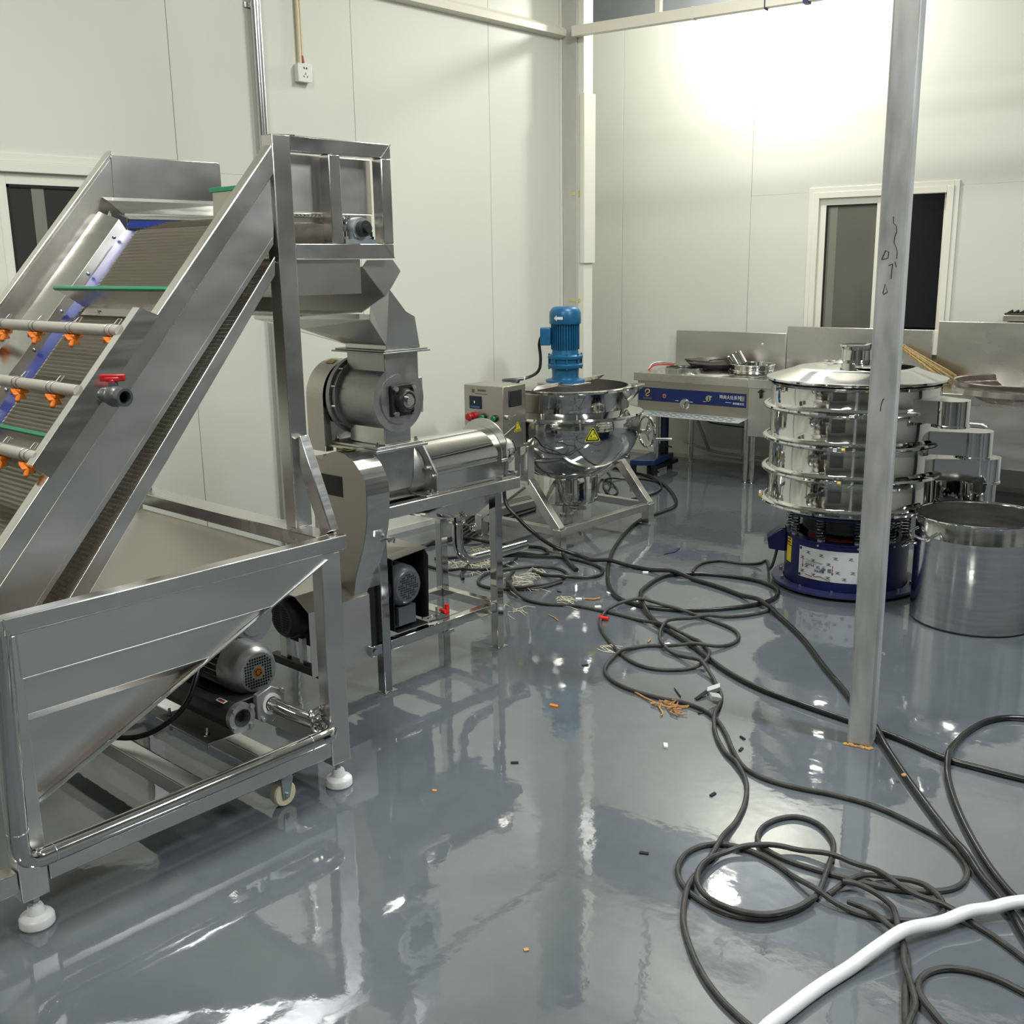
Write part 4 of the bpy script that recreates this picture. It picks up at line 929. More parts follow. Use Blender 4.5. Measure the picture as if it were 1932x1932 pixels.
MB().sheet([(-3.60, 2.466, 1.425), (-3.60, 2.700, 1.425), (-3.165, 2.730, 1.338), (-3.165, 2.560, 1.338)], 0.002).sheet([(-3.60, 2.466, 1.445), (-3.60, 2.70, 1.445), (-3.60, 2.70, 1.425), (-3.60, 2.466, 1.425)], 0.002).sheet([P['e'], (-3.60, 2.70, 1.445), (-3.60, 2.70, 1.425), (-3.165, 2.730, 1.325), P['f']], 0.002).build('funnel_back', 'steel_plate', CR_, smooth=False)
MB().box(-3.165, -2.932, 2.562, 2.725, 1.3225, 1.3405).build('funnel_collar', 'steel_plate', CR_, bevel=0.002)
# belt guard behind the drum
gpts = [(2.49, 0.93), (2.49, 1.135)] + [(2.628 + 0.138 * math.cos(a), 1.135 + 0.138 * math.sin(a)) for a in np.linspace(PI, 0.0, 24)] + [(2.766, 0.93)]
g2 = MB()
for (y0, z0), (y1, z1) in zip(gpts[:-1], gpts[1:]):
    g2.add([(-3.225, y0, z0), (-3.225, y1, z1), (-3.325, y1, z1), (-3.325, y0, z0)], [(0, 1, 2, 3)])
bg = g2.build('belt_guard', 'steel_beige', CR_, normals=False)
MB().prism([(-3.325, y, z) for y, z in gpts], (-0.003, 0, 0)).build('guard_plate', 'steel_plate', bg)
MB().prism([(-3.222, 2.492, 0.93), (-3.222, 2.492, 1.10), (-3.222, 2.512, 1.10), (-3.222, 2.526, 0.93)], (-0.003, 0, 0)).build('guard_lip', 'steel_plate', bg)
MB().lathe([(0, 0), (0.115, 0), (0.115, -0.06), (0, -0.06)], (-3.235, 2.63, 1.135), (1, 0, 0), 32).build('pulley', 'black_matte', bg)
note(MB().obox((-3.275, 2.580, 1.2660), (0.022, 0, 0), (0, 0.014, 0.0055), (0, 0, 0.0006)).build('warning_label', 'yellow', bg), 'yellow warning label')

# ------------------------------------------------------------------ tilting jacketed kettle
KC = Vector((-4.07, 4.99, 0))
KT = thing('jacketed_kettle', 'polished tilting jacketed cooking kettle with a blue stirrer motor on its lid', 'kettle', KC)
KN = Vector((4.07, -4.99, 0)).normalized(); KS = Vector((-KN.y, KN.x, 0))
def K(r, z): return (r, z)
jk = [(0.376, 0.775), (0.400, 0.768), (0.440, 0.758), (0.460, 0.752), (0.464, 0.742), (0.460, 0.732), (0.444, 0.728), (0.448, 0.712), (0.450, 0.690)]
jk += [(0.450 * math.cos(a), 0.690 - 0.450 * math.sin(a) * 0.81) for a in np.linspace(0.08, 1.16, 22)]
MB().lathe(jk, KC, seg=96).build('jacket', 'polished', KT)
MB().lathe([(0.376, 0.776), (0.376, 0.880), (0.379, 0.886)], KC, seg=96).lathe([(0.370, 0.884), (0.386, 0.884), (0.392, 0.890), (0.392, 0.898), (0.386, 0.903), (0.370, 0.903)], KC, seg=96).build('pot_wall', 'polished', KT)
ins = [(0.369, 0.902), (0.369, 0.72)] + [(0.369 * math.cos(a), 0.72 - 0.30 * math.sin(a)) for a in np.linspace(0.1, PI / 2, 10)]
MB().lathe(ins, KC, seg=64).build('pot_inside', 'steel', KT)
MB().lathe([(0.183, 0.358), (0.188, 0.345), (0.188, 0.200), (0.180, 0.190), (0.0, 0.190)], KC, seg=64).build('base_drum', 'polished', KT)
MB().cyl(KC + Vector((0.03, -0.04, 0.19)), KC + Vector((0.03, -0.04, 0.115)), 0.028, seg=18).cyl(KC + Vector((0.03, -0.04, 0.16)), KC + Vector((0.11, -0.02, 0.16)), 0.016, seg=12).box(KC.x + 0.08, KC.x + 0.16, KC.y - 0.03, KC.y - 0.01, 0.150, 0.172).build('drain_valve', 'steel', KT)
MB().cyl(KC + Vector((0.03, -0.04, 0.115)), KC + Vector((0.03, -0.04, 0.098)), 0.045, seg=24).build('drain_flange', 'satin', KT)
# pouring spout
sd = (KS * 0.985 + KN * 0.17).normalized(); sl = Vector((-sd.y, sd.x, 0))
s0 = KC + Vector((0, 0, 0.902)); 
m = MB()
ru = [KC + (sd * math.cos(a) + sl * math.sin(a)) * 0.388 + Vector((0, 0, 0.902)) for a in (-0.40, -0.2, 0.2, 0.40)]
rl = [KC + (sd * math.cos(a) + sl * math.sin(a)) * 0.379 + Vector((0, 0, z)) for a, z in ((-0.40, 0.888), (-0.2, 0.830), (0.0, 0.800), (0.2, 0.830), (0.40, 0.888))]
tip = KC + sd * 0.465 + Vector((0, 0, 0.915)); tl, tr_ = tip - sl * 0.030, tip + sl * 0.030
m.add([ru[0], tl, tip + Vector((0, 0, -0.012)), tr_, ru[3], rl[0], rl[1], rl[2], rl[3], rl[4]], [(0, 1, 5), (1, 6, 5), (1, 2, 6), (2, 7, 6), (2, 8, 7), (2, 3, 8), (3, 9, 8), (3, 4, 9)])
so = m.build('pouring_spout', 'satin', KT, angle=60)
sm = so.modifiers.new('solid', 'SOLIDIFY'); sm.thickness = 0.003
# half lid with folded edge, carrying the motor
c1, c2 = at(1036, 732, Z=0.905), at(1170, 701, Z=0.925)
cd = (c2 - c1).normalized(); cn = Vector((cd.y, -cd.x, 0))       # towards the open side
if cn.dot(KN) < 0: cn = -cn
a_c = math.atan2(cd.y, cd.x)
dd = (c1 - KC).dot(cn)
pts = []
R = 0.395
half = math.acos(max(-1, min(1, dd / R)))
base = math.atan2(cn.y, cn.x)
for k in range(33):
    a = base + half + (2 * PI - 2 * half) * k / 32
    pts.append(KC + Vector((math.cos(a) * R, math.sin(a) * R, 0.9045)))
MB().prism(pts, (0, 0, 0.003)).build('half_lid', 'steel', KT, smooth=False)
pa, pb_ = pts[-1], pts[0]
MB().sheet([pa + Vector((0, 0, 0.003)), pb_ + Vector((0, 0, 0.003)), pb_ + cn * 0.035 + Vector((0, 0, 0.030)), pa + cn * 0.035 + Vector((0, 0, 0.030))], 0.003).build('lid_fold', 'steel', KT, smooth=False)
MB().box(KC.x - 0.14, KC.x + 0.14, KC.y - 0.12, KC.y + 0.06, 0.9085, 0.922).build('motor_mount', 'steel', KT, bevel=0.003)
MO = KC + KS * -0.010
mt = MB().lathe([(0.0, 0.9225), (0.118, 0.9225), (0.118, 0.936), (0.084, 0.942), (0.080, 0.955), (0.082, 1.005), (0.103, 1.008), (0.106, 1.016), (0.106, 1.028), (0.100, 1.034), (0.092, 1.036), (0.092, 1.058), (0.104, 1.062), (0.106, 1.068), (0.106, 1.080), (0.100, 1.086), (0.082, 1.09), (0.078, 1.115), (0.0, 1.115)], MO, seg=48).build('gear_housing', 'motor_blue', KT)
m = MB()
for k in range(8):
    a = 2 * PI * k / 8
    m.cyl(MO + Vector((0.098 * math.cos(a), 0.098 * math.sin(a), 1.000)), MO + Vector((0.098 * math.cos(a), 0.098 * math.sin(a), 1.094)), 0.006, seg=6)
m.build('housing_bolt', 'motor_blue', mt)
ms = MB().lathe([(0.0, 1.115), (0.074, 1.115), (0.074, 1.275), (0.0, 1.275)], MO, seg=40).build('stirrer_motor', 'motor_blue', KT)
m = MB()
for k in range(34):
    a = 2 * PI * k / 34
    d = Vector((math.cos(a), math.sin(a), 0))
    m.bar(MO + d * 0.079 + Vector((0, 0, 1.118)), MO + d * 0.079 + Vector((0, 0, 1.274)), 0.0045, 0.014, d)
stuff(m.build('cooling_fin', 'motor_blue', ms))
MB().lathe([(0.092, 1.268), (0.095, 1.275), (0.094, 1.335), (0.086, 1.352), (0.074, 1.366), (0.060, 1.370), (0.0, 1.370)], MO, seg=48).build('fan_cover', 'motor_blue', ms)
# rotation arrow
arr = [(-0.034, 0.0), (-0.012, 0.017), (-0.012, 0.008), (0.026, 0.008), (0.026, -0.008), (-0.012, -0.008), (-0.012, -0.017)]
def wrapc(c, r, s, z, a_mid): 
    a = a_mid + s / r
    return c + Vector((math.cos(a) * r, math.sin(a) * r, z))
ka = math.atan2(KN.y, KN.x) - 0.42
MB().prism([wrapc(MO, 0.0955, s, 1.305 + z, ka) for s, z in arr], Vector((math.cos(ka), math.sin(ka), 0)) * 0.001).build('rotation_arrow', 'white_ink', ms)
tb = KS * -1
MB().obox(MO + tb * 0.118 + Vector((0, 0, 1.195)), tb * 0.032, Vector((-tb.y, tb.x, 0)) * 0.045, (0, 0, 0.052)).build('terminal_box', 'motor_blue', ms, bevel=0.006)
cb = MO + tb * 0.145
lead = smooth_path([cb + Vector((0, 0, 1.19)), cb + tb * 0.012 + Vector((0, 0, 1.15)), cb + tb * 0.004 + Vector((0, 0, 1.06)), cb + tb * 0.02 + Vector((0, 0, 0.985)), cb + tb * 0.075 + Vector((-0.01, -0.03, 0.945)), cb + tb * 0.13 + Vector((-0.01, -0.14, 0.945)), Vector((-4.08, 4.56, 0.962)), Vector((-4.12, 4.50, 0.940))])
MB().tube(lead, 0.0095, 10).build('motor_cord', 'black_rubber', KT)
MB().torus(cb + tb * 0.075 + Vector((-0.01, -0.03, 0.945)), tb, 0.012, 0.003, 16, 6).build('cord_tie', 'white_plastic', KT)
# frame: two A shaped trestles joined by rails
fxa, fxb, fya, fyb = -3.765, -4.385, 4.545, 5.425
def ft(x, y, nm='foot_plate', par=None):
    return MB().box(x - 0.045, x + 0.045, y - 0.04, y + 0.04, 0.0, 0.006).build(nm, 'steel', par or KT)
for y in (fya, fyb):
    MB().bar((-4.005, y, 0.37), (-4.005, y, 0.60), 0.060, 0.060, (0, 1, 0)).build('trunnion_post', 'steel_tube', KT, bevel=0.003)
    for x in (fxa, fxb):
        lg = MB().bar((-4.005 + (0.012 if x > -4 else -0.012), y, 0.385), (x, y, 0.125), 0.058, 0.050, (0, 1, 0)).box(x - 0.029, x + 0.029, y - 0.029, y + 0.029, 0.0065, 0.135).build('leg', 'steel_tube', KT, bevel=0.003)
        ft(x, y, par=lg)
MB().box(fxb + 0.03, fxa - 0.03, fya - 0.022, fya + 0.022, 0.095, 0.140).build('frame_rail', 'steel', KT, bevel=0.003)
MB().box(fxb + 0.03, fxa - 0.03, fyb - 0.022, fyb + 0.022, 0.095, 0.140).build('frame_rail', 'steel', KT, bevel=0.003)
MB().box(fxa - 0.022, fxa + 0.022, fya + 0.03, fyb - 0.03, 0.095, 0.140).build('frame_rail', 'steel', KT, bevel=0.003)
MB().box(fxb - 0.022, fxb + 0.022, fya + 0.03, fyb - 0.03, 0.095, 0.140).build('frame_rail', 'steel', KT, bevel=0.003)
MB().cyl((-4.02, 4.50, 0.585), (-4.03, 4.60, 0.585), 0.040).cyl((-4.02, 5.38, 0.585), (-4.02, 5.47, 0.585), 0.040).build('trunnion', 'satin', KT)
MB().cyl((-3.93, 5.40, 0.42), (-3.90, 5.40, 0.42), 0.016, seg=10).build('trunnion_bolt', 'chrome', KT)
MB().box(-4.06, -4.035, 4.47, 4.515, 0.42, 0.60).bar((-4.05, 4.49, 0.42), (-4.05, 4.20, 0.36), 0.05, 0.07).build('box_bracket', 'satin', KT, bevel=0.002)
# tilting hand wheel
wa = Vector((0.40, 0.917, 0)).normalized(); wc = Vector((-3.795, 5.440, 0.588))
hw = MB().torus(wc, wa, 0.096, 0.0105, 48, 10).build('hand_wheel', 'chrome', KT)
wu = Vector((-wa.y, wa.x, 0)); 
m = MB().cyl(wc - wa * 0.12, wc + wa * 0.02, 0.014, seg=14).ball(wc + wa * 0.01, 0.022, 14, 8)
for a in (2.0, 2.0 + 2 * PI / 3, 2.0 + 4 * PI / 3):
    d = wu * math.cos(a) + Vector((0, 0, math.sin(a)))
    m.cyl(wc, wc + d * 0.094, 0.010, 0.007, 10)
hp = wc + (-wu * 0.86 + Vector((0, 0, -0.42))) * 0.094
m.cyl(hp, hp + KS * 0.115 + Vector((0, 0, 0.0)), 0.0085, seg=10)
m.build('wheel_spoke', 'chrome', hw)
# hot surface warning triangle on the jacket
def jacket_pt(px, py):
    d = CF + CR * ((px - 966) / F_PX) - CU * ((py - 966) / F_PX)
    c = KC + Vector((0, 0, 0.690)); s = Vector((1, 1, 1 / 0.81))
    o = CAM - c; o = Vector((o.x, o.y, o.z / 0.81)); q = Vector((d.x, d.y, d.z / 0.81))
    aa, bb, cc = q.dot(q), 2 * o.dot(q), o.dot(o) - 0.4515 ** 2
    t = (-bb - math.sqrt(bb * bb - 4 * aa * cc)) / (2 * aa)
    return CAM + d * t
J0 = jacket_pt(1118, 822); jn = (J0 - KC - Vector((0, 0, 0.69))); jn = Vector((jn.x, jn.y, jn.z / 0.656)).normalized()
jx = Vector((0, 0, 1)).cross(jn).normalized(); jy = jn.cross(jx)
def tri(s, lift, par, nm, mat, c=J0, ex=jx, ey=jy, n=jn, rnd=0.12):
    v = [Vector((0, 1.0)), Vector((-0.92, -0.62)), Vector((0.92, -0.62))]
    out = []
    for i in range(3):
        p, q, r = v[i - 1], v[i], v[(i + 1) % 3]
        out += [q + (p - q) * rnd, q + (p - q) * rnd * 0.3 + (r - q) * rnd * 0.3, q + (r - q) * rnd]
    return MB().prism([c + ex * p.x * s + ey * p.y * s + n * lift for p in out], n * 0.0008).build(nm, mat, par)
wt = note(tri(0.056, 0.001, KT, 'warning_sign', 'yellow_green'), 'yellow hot surface warning triangle')
tri(0.050, 0.0017, wt, 'sign_border', 'ink_black'); tri(0.038, 0.0024, wt, 'sign_field', 'yellow_green')
m = MB()
def JP(x, y): return J0 + jx * x + jy * y + jn * 0.0031
m.tube([JP(0.004, 0.022), JP(0.009, 0.016), JP(0.010, 0.010), JP(0.006, 0.007), JP(0.001, 0.012)], 0.0018, 5)
m.prism([JP(-0.010, 0.007), JP(-0.0055, -0.002), JP(-0.009, -0.008), JP(-0.0145, -0.006), JP(-0.0145, -0.001)], jn * 0.0008)
m.build('sign_symbol', 'ink_black', wt)
lettering('当心烫伤', 0.0115, J0 - jy * 0.0155, jx, jy, 'ink_black', wt, lift=0.0034)
# control box on the near trestle
bxa, bya, bza, bzb = -3.985, 4.325, 0.598, 0.957
br_ = math.radians(4.0)
bex = Vector((math.cos(br_), math.sin(br_) * -0.0, 0)).normalized(); bex = Vector((math.cos(br_), math.sin(br_), 0)); bey = Vector((-bex.y, bex.x, 0)); bez = Vector((0, 0, 1))
BO = Vector((bxa, bya, 0))                   # near right vertical edge
bw, bd = 0.287, 0.205
bx = MB().obox(BO - bex * bw / 2 + bey * bd / 2 + bez * (bza + bzb) / 2, bex * bw / 2, bey * bd / 2, bez * (bzb - bza) / 2).build('control_box', 'steel_beige', KT, bevel=0.004)
def BF(u, w, d=0.0): return BO - bex * bw * (1 - u) - bey * d + bez * (bzb - (bzb - bza) * w)   # front face, u right, w down
def BS(u, w, d=0.0): return BO + bey * bd * u + bex * d + bez * (bzb - (bzb - bza) * w)
def fplate(c, ex, n, w, h, t, nm, mat, bevel=0.0): return MB().obox(c + n * t / 2, ex * w / 2, n * t / 2, bez * h / 2).build(nm, mat, bx, bevel=bevel)
sc = fplate(BF(0.30, 0.275), bex, -bey, 0.085, 0.072, 0.006, 'display', 'screen', 0.001)
fplate(BF(0.30, 0.345, 0.006), bex, -bey, 0.066, 0.012, 0.0006, 'display_band', 'screen_blue')
fplate(BF(0.285, 0.268, 0.006), bex, -bey, 0.006, 0.013, 0.0006, 'display_icon', 'screen_green')
es = MB().cyl(BF(0.26, 0.492), BF(0.26, 0.492, 0.018), 0.022).cyl(BF(0.26, 0.492, 0.018), BF(0.26, 0.492, 0.045), 0.014).lathe([(0, 0.062), (0.018, 0.060), (0.0225, 0.053), (0.021, 0.044), (0, 0.044)], BF(0.26, 0.492), -bey, 28).build('emergency_button', 'red_plastic', bx)
for u, w in ((0.50, 0.495), (0.785, 0.505)):
    g = MB().cyl(BF(u, w), BF(u, w, 0.012), 0.0195).build('push_button', 'black', bx)
    MB().lathe([(0, 0.026), (0.013, 0.026), (0.0155, 0.022), (0.0155, 0.011), (0, 0.011)], BF(u, w), -bey, 24).build('button_cap', 'green_plastic', bx)
for u, w in ((0.21, 0.705), (0.48, 0.71), (0.765, 0.72)):
    MB().cyl(BF(u, w), BF(u, w, 0.016), 0.0165).build('selector_switch', 'chrome', bx)
    MB().obox(BF(u, w, 0.030), bex * 0.0165 + bez * 0.004, bey * 0.014, bez * 0.006).build('switch_lever', 'black', bx, bevel=0.002)
m = MB()
for u, w, ww in ((0.17, 0.575, 0.03), (0.47, 0.573, 0.028), (0.475, 0.598, 0.042), (0.75, 0.585, 0.030), (0.76, 0.612, 0.042), (0.20, 0.785, 0.03), (0.48, 0.79, 0.03), (0.765, 0.80, 0.03), (0.765, 0.825, 0.038)):
    m.obox(BF(u, w, 0.0004), bex * ww / 2, bey * 0.0004, bez * 0.0028)
stuff(m.build('caption', 'label_grey', bx))
m = MB().obox(BF(0.46, 0.08, 0.0004), bex * 0.030, bey * 0.0004, bez * 0.006).obox(BF(0.24, 0.095, 0.0004), bex * 0.010, bey * 0.0004, bez * 0.010).obox(BF(0.45, 0.135, 0.0004), bex * 0.045, bey * 0.0004, bez * 0.0022)
stuff(m.build('maker_mark', 'label_grey', bx))
fg = MB().obox(BS(0.52, 0.205, 0.003), bey * 0.056, bex * 0.003, bez * 0.046).build('vent_grille', 'black', bx, bevel=0.004)
m = MB()
for k in range(-4, 5):
    m.obox(BS(0.52, 0.205, 0.0066) + bez * k * 0.0095, bey * 0.048, bex * 0.0008, bez * 0.0022)
stuff(m.build('grille_slat', 'motor_dark', bx))
MB().cyl(BS(0.12, 0.478), BS(0.12, 0.478, 0.022), 0.013).obox(BS(0.22, 0.468, 0.026), bey * 0.030 + bez * 0.006, bex * 0.002, bez * 0.003).build('door_latch', 'chrome', bx)
sB = BS(0.62, 0.675)
tri(0.038, 0.0006, bx, 'warning_sign', 'yellow', sB, bey, bez, bex); tri(0.033, 0.0013, bx, 'sign_border', 'ink_black', sB, bey, bez, bex); tri(0.028, 0.002, bx, 'sign_field', 'yellow', sB, bey, bez, bex)
MB().prism([sB + bex * 0.0028 + bey * x + bez * z for x, z in ((0.003, 0.020), (-0.005, 0.004), (-0.001, 0.004), (-0.003, -0.007), (0.005, 0.007), (0.001, 0.007))], bex * 0.0006).build('sign_symbol', 'ink_black', bx)
lettering('有电危险', 0.0095, sB - bez * 0.0120, bey, bez, 'ink_black', bx, lift=0.003)
# ------------------------------------------------------------------ cooking line along the far wall
SX, SY = Vector((0.9982, 0.0600, 0)), Vector((-0.0600, 0.9982, 0))
SO = Vector((-3.905, 6.874, 0))
def S(a, b, z): return SO + SX * a + SY * b + Vector((0, 0, z))
def sbx(m, a0, a1, b0, b1, z0, z1):
    return m.obox(S((a0 + a1) / 2, (b0 + b1) / 2, (z0 + z1) / 2), SX * (a1 - a0) / 2, SY * (b1 - b0) / 2, Vector((0, 0, (z1 - z0) / 2)))
def sb(par, nm, mat, a0, a1, b0, b1, z0, z1, bevel=0.003): return sbx(MB(), a0, a1, b0, b1, z0, z1).build(nm, mat, par, bevel=bevel)
def stove_leg(par, a, b, ztop, r=0.021):
    l = MB().cyl(S(a, b, 0.055), S(a, b, ztop), r, seg=20).build('leg', 'satin', par)
    MB().lathe([(0, 0), (0.026, 0), (0.026, 0.004), (0.012, 0.010), (0.012, 0.030), (0.018, 0.034), (0.018, 0.055), (0, 0.055)], S(a, b, 0), seg=20).build('bullet_foot', 'satin', l)
BK = 0.655
# range with the blue panel
R1 = thing('wok_range', 'stainless wok range with a blue control panel, open legs and slotted front shelf', 'stove', S(-0.48, 0.3, 0))
sb(R1, 'worktop', 'steel', -0.975, 0.0, -0.010, BK, 0.722, 0.784)
sb(R1, 'front_panel', 'steel_beige', -0.955, 0.0, 0.020, 0.035, 0.484, 0.7215)
sb(R1, 'top_seam', 'steel_plate', -0.74, -0.735, -0.0112, -0.0105, 0.723, 0.783, 0)
sb(R1, 'top_seam', 'steel_plate', -0.515, -0.511, -0.0112, -0.0105, 0.723, 0.783, 0)
sb(R1, 'side_panel', 'steel', -0.957, -0.945, 0.036, BK - 0.01, 0.45, 0.7215)
sb(R1, 'burner_box', 'grime', -0.93, -0.05, 0.05, BK - 0.02, 0.56, 0.72)
bp = sb(R1, 'control_panel', 'panel_blue', -0.945, -0.022, 0.0165, 0.020, 0.566, 0.669, 0.001)
bp['label'] = 'dark blue control panel with white lettering'
def FP(a, z): return S(a, 0.0163, z)
lettering('時尚火灶系列', 0.032, FP(-0.150, 0.634), SX, (0, 0, 1), 'white_ink', R1, sx=0.92)
lettering('商用組合灶', 0.019, FP(-0.082, 0.592), SX, (0, 0, 1), 'white_ink', R1)
m = MB(); m.obox(FP(-0.052, 0.633), SX * 0.017, SY * 0.0006, Vector((0, 0, 0.019))); note(m.build('seal', 'film_grey', R1), 'greyish seal mark'); 
m = MB(); m.obox(FP(-0.165, 0.598), SX * 0.024, SY * 0.0005, Vector((0, 0, 0.0012))).obox(FP(-0.60, 0.583), SX * 0.014, SY * 0.0005, Vector((0, 0, 0.0018))).obox(FP(-0.475, 0.580), SX * 0.014, SY * 0.0005, Vector((0, 0, 0.0018))).obox(FP(-0.36, 0.592), SX * 0.014, SY * 0.0005, Vector((0, 0, 0.0015)))
stuff(m.build('caption', 'white_ink', R1))
# golden emblem
def GP(x, z): return FP(-0.862 + x, 0.628 + z) - SY * 0.001
m = MB()
m.tube([GP(-0.018, 0.002), GP(-0.020, 0.014), GP(-0.010, 0.026), GP(0.006, 0.028), GP(0.018, 0.020), GP(0.017, 0.006), GP(0.004, -0.002), GP(-0.010, -0.008), GP(-0.014, -0.018), GP(-0.006, -0.026), GP(0.006, -0.022), GP(0.018, -0.016)], [0.003, 0.004, 0.0045, 0.005, 0.005, 0.005, 0.0045, 0.004, 0.004, 0.004, 0.0045, 0.002], 6)
note(m.build('emblem', 'gold_ink', R1), 'golden curled emblem')
m = MB().obox(FP(-0.862, 0.586), SX * 0.038, SY * 0.0005, Vector((0, 0, 0.0085))); note(m.build('emblem_caption', 'navy_cap', R1), 'faint grey lavender caption block')
il = MB().cyl(FP(-0.705, 0.612), FP(-0.705, 0.612) - SY * 0.010, 0.0165).build('indicator_lamp', 'chrome', R1)
MB().cyl(FP(-0.705, 0.612) - SY * 0.010, FP(-0.705, 0.612) - SY * 0.014, 0.011).build('lamp_cap', 'rust_red', il)
kn = MB().lathe([(0, 0.016), (0.022, 0.014), (0.026, 0.006), (0.026, 0.0), (0, 0)], FP(-0.325, 0.618), -SY, 28).bar(FP(-0.325, 0.618) - SY * 0.022 - Vector((0, 0, 0.018)), FP(-0.325, 0.618) - SY * 0.022 + Vector((0, 0, 0.018)), 0.008, 0.012, SY).build('burner_knob', 'chrome', R1)
k2 = S(-0.530, 0.0195, 0.562)
MB().lathe([(0, 0.018), (0.036, 0.016), (0.043, 0.007), (0.043, 0.0), (0, 0)], k2, -SY, 36).bar(k2 - SY * 0.024 + Vector((-0.012, 0, -0.024)), k2 - SY * 0.024 + Vector((0.012, 0, 0.024)), 0.012, 0.016, SY).build('burner_knob', 'chrome', R1)
# slotted shelf
sh = MB().sheet([S(-0.945, 0.019, 0.488), S(-0.002, 0.019, 0.488), S(-0.012, -0.115, 0.470), S(-0.900, -0.115, 0.470)], 0.003).build('drip_shelf', 'shelf_zinc', R1, smooth=False)
m = MB()
for r in range(3):
    for k in range(11):
        a = -0.80 + k * 0.067 + (0.030 if r == 1 else 0.0) + r * 0.012
        b = -0.015 - r * 0.034
        m.obox(S(a, b, 0.488 + (b - 0.019) * 0.134 + 0.0018), SX * 0.021, SY * 0.0055, Vector((0, 0, 0.0006)))
stuff(m.build('shelf_slot', 'black_matte', R1))
for a, b in ((-0.79, 0.045), (0.0 - 0.02, 0.045), (-0.79, BK - 0.06), (-0.03, BK - 0.06)): stove_leg(R1, a, b, 0.485)
sb(R1, 'splashback', 'steel_plate', -0.985, -0.018, BK, BK + 0.022, 0.70, 1.072)
MB().cyl(S(-0.215, BK - 0.003, 0.985), S(-0.215, BK, 0.985), 0.008, seg=14).build('splash_sticker', 'white_plastic', R1)
MB().cyl(S(-0.52, BK - 0.06, 0.10), S(-0.03, BK - 0.10, 0.10), 0.012, seg=12).tube([S(-0.52, BK - 0.06, 0.10), S(-0.66, BK - 0.10, 0.13), S(-0.86, BK - 0.04, 0.16)], 0.012, 10).bar(S(-0.60, BK - 0.10, 0.12), S(-0.47, 0.12, 0.42), 0.018, 0.018).build('gas_pipe', 'pvc_pipe', R1)
MB().tube(smooth_path([S(-0.68, 0.30, 0.43), S(-0.60, 0.40, 0.40), S(-0.50, 0.45, 0.36), S(-0.2, 0.5, 0.34), S(-0.02, 0.5, 0.33)]), 0.005, 8).build('igniter_lead', 'black_rubber', R1)
# closed unit to its right, behind the round sieve
R2 = thing('stove_cabinet', 'plain stainless closed cooking unit standing behind the vibrating sieve, taller splashback', 'stove', S(0.53, 0.3, 0))
sb(R2, 'worktop', 'satin', 0.003, 1.075, -0.022, BK, 0.720, 0.784)
sb(R2, 'body', 'steel_plate', 0.006, 1.070, 0.0, BK - 0.01, 0.364, 0.719)
sb(R2, 'splashback', 'steel', -0.012, 1.082, BK, BK + 0.030, 0.70, 1.126)
for a, b in ((0.03, 0.05), (1.03, 0.05), (0.10, BK - 0.06), (1.03, BK - 0.06)): stove_leg(R2, a, b, 0.3635)
lt = sb(R2, 'valve_tap', 'dark_iron', 0.098, 0.112, -0.022, -0.001, 0.672, 0.712, 0.002)
MB().cyl(S(0.105, -0.012, 0.650), S(0.105, -0.012, 0.672), 0.009, seg=10).bar(S(0.085, -0.016, 0.694), S(0.125, -0.016, 0.700), 0.006, 0.010).build('tap_handle', 'black', lt)
sb(R2, 'opening', 'rust_dark', 0.17, 0.20, -0.0012, -0.0005, 0.372, 0.42, 0)
# big wok range at the right edge
R3 = thing('large_wok_range', 'low stainless range with one very wide wok, at the right edge below the tall splashback', 'stove', S(1.7, 0.3, 0))
sb(R3, 'worktop', 'steel', 1.115, 2.36, 0.0, BK, 0.700, 0.766)
sb(R3, 'body', 'steel_plate', 1.125, 2.35, 0.012, BK - 0.01, 0.305, 0.6995)
sb(R3, 'splashback', 'steel', 1.115, 2.36, BK, BK + 0.030, 0.70, 1.188)
sb(R3, 'splash_strip', 'trim_white', 1.078, 1.112, BK + 0.02, BK + 0.03, 0.95, 1.126)
for a, b in ((1.18, 0.06), (2.30, 0.06), (1.18, BK - 0.06), (2.30, BK - 0.06)): stove_leg(R3, a, b, 0.3045)
sb(R3, 'burner_opening', 'black_matte', 1.50, 1.645, 0.0108, 0.0125, 0.385, 0.560, 0.0006)
m = MB()
m.tube([S(1.48, 0.010, 0.578), S(1.625, 0.010, 0.578)] + [S(1.625 + 0.035 * math.sin(t), 0.010, 0.543 + 0.035 * math.cos(t)) for t in np.linspace(0.2, PI / 2, 6)] + [S(1.660, 0.010, 0.42)], 0.008, 8)
m.build('opening_trim', 'satin', R3)
MB().lathe([(0.435, 0.766), (0.435, 0.800), (0.420, 0.806), (0.405, 0.800), (0.405, 0.766)], S(1.78, 0.330, 0), seg=72).build('wok_ring', 'satin', R3)
wk = [(0.430, 0.838), (0.424, 0.842), (0.416, 0.836)] + [(0.416 * math.cos(a), 0.836 - 0.20 * math.sin(a)) for a in np.linspace(0.12, PI / 2, 12)]
MB().lathe(wk, S(1.78, 0.330, 0), seg=72).lathe([(0.430, 0.838)] + [(0.424 * math.cos(a), 0.832 - 0.20 * math.sin(a)) for a in np.linspace(0.05, 0.6, 5)], S(1.78, 0.330, 0), seg=72).build('wok_bowl', 'wok_steel', R3)
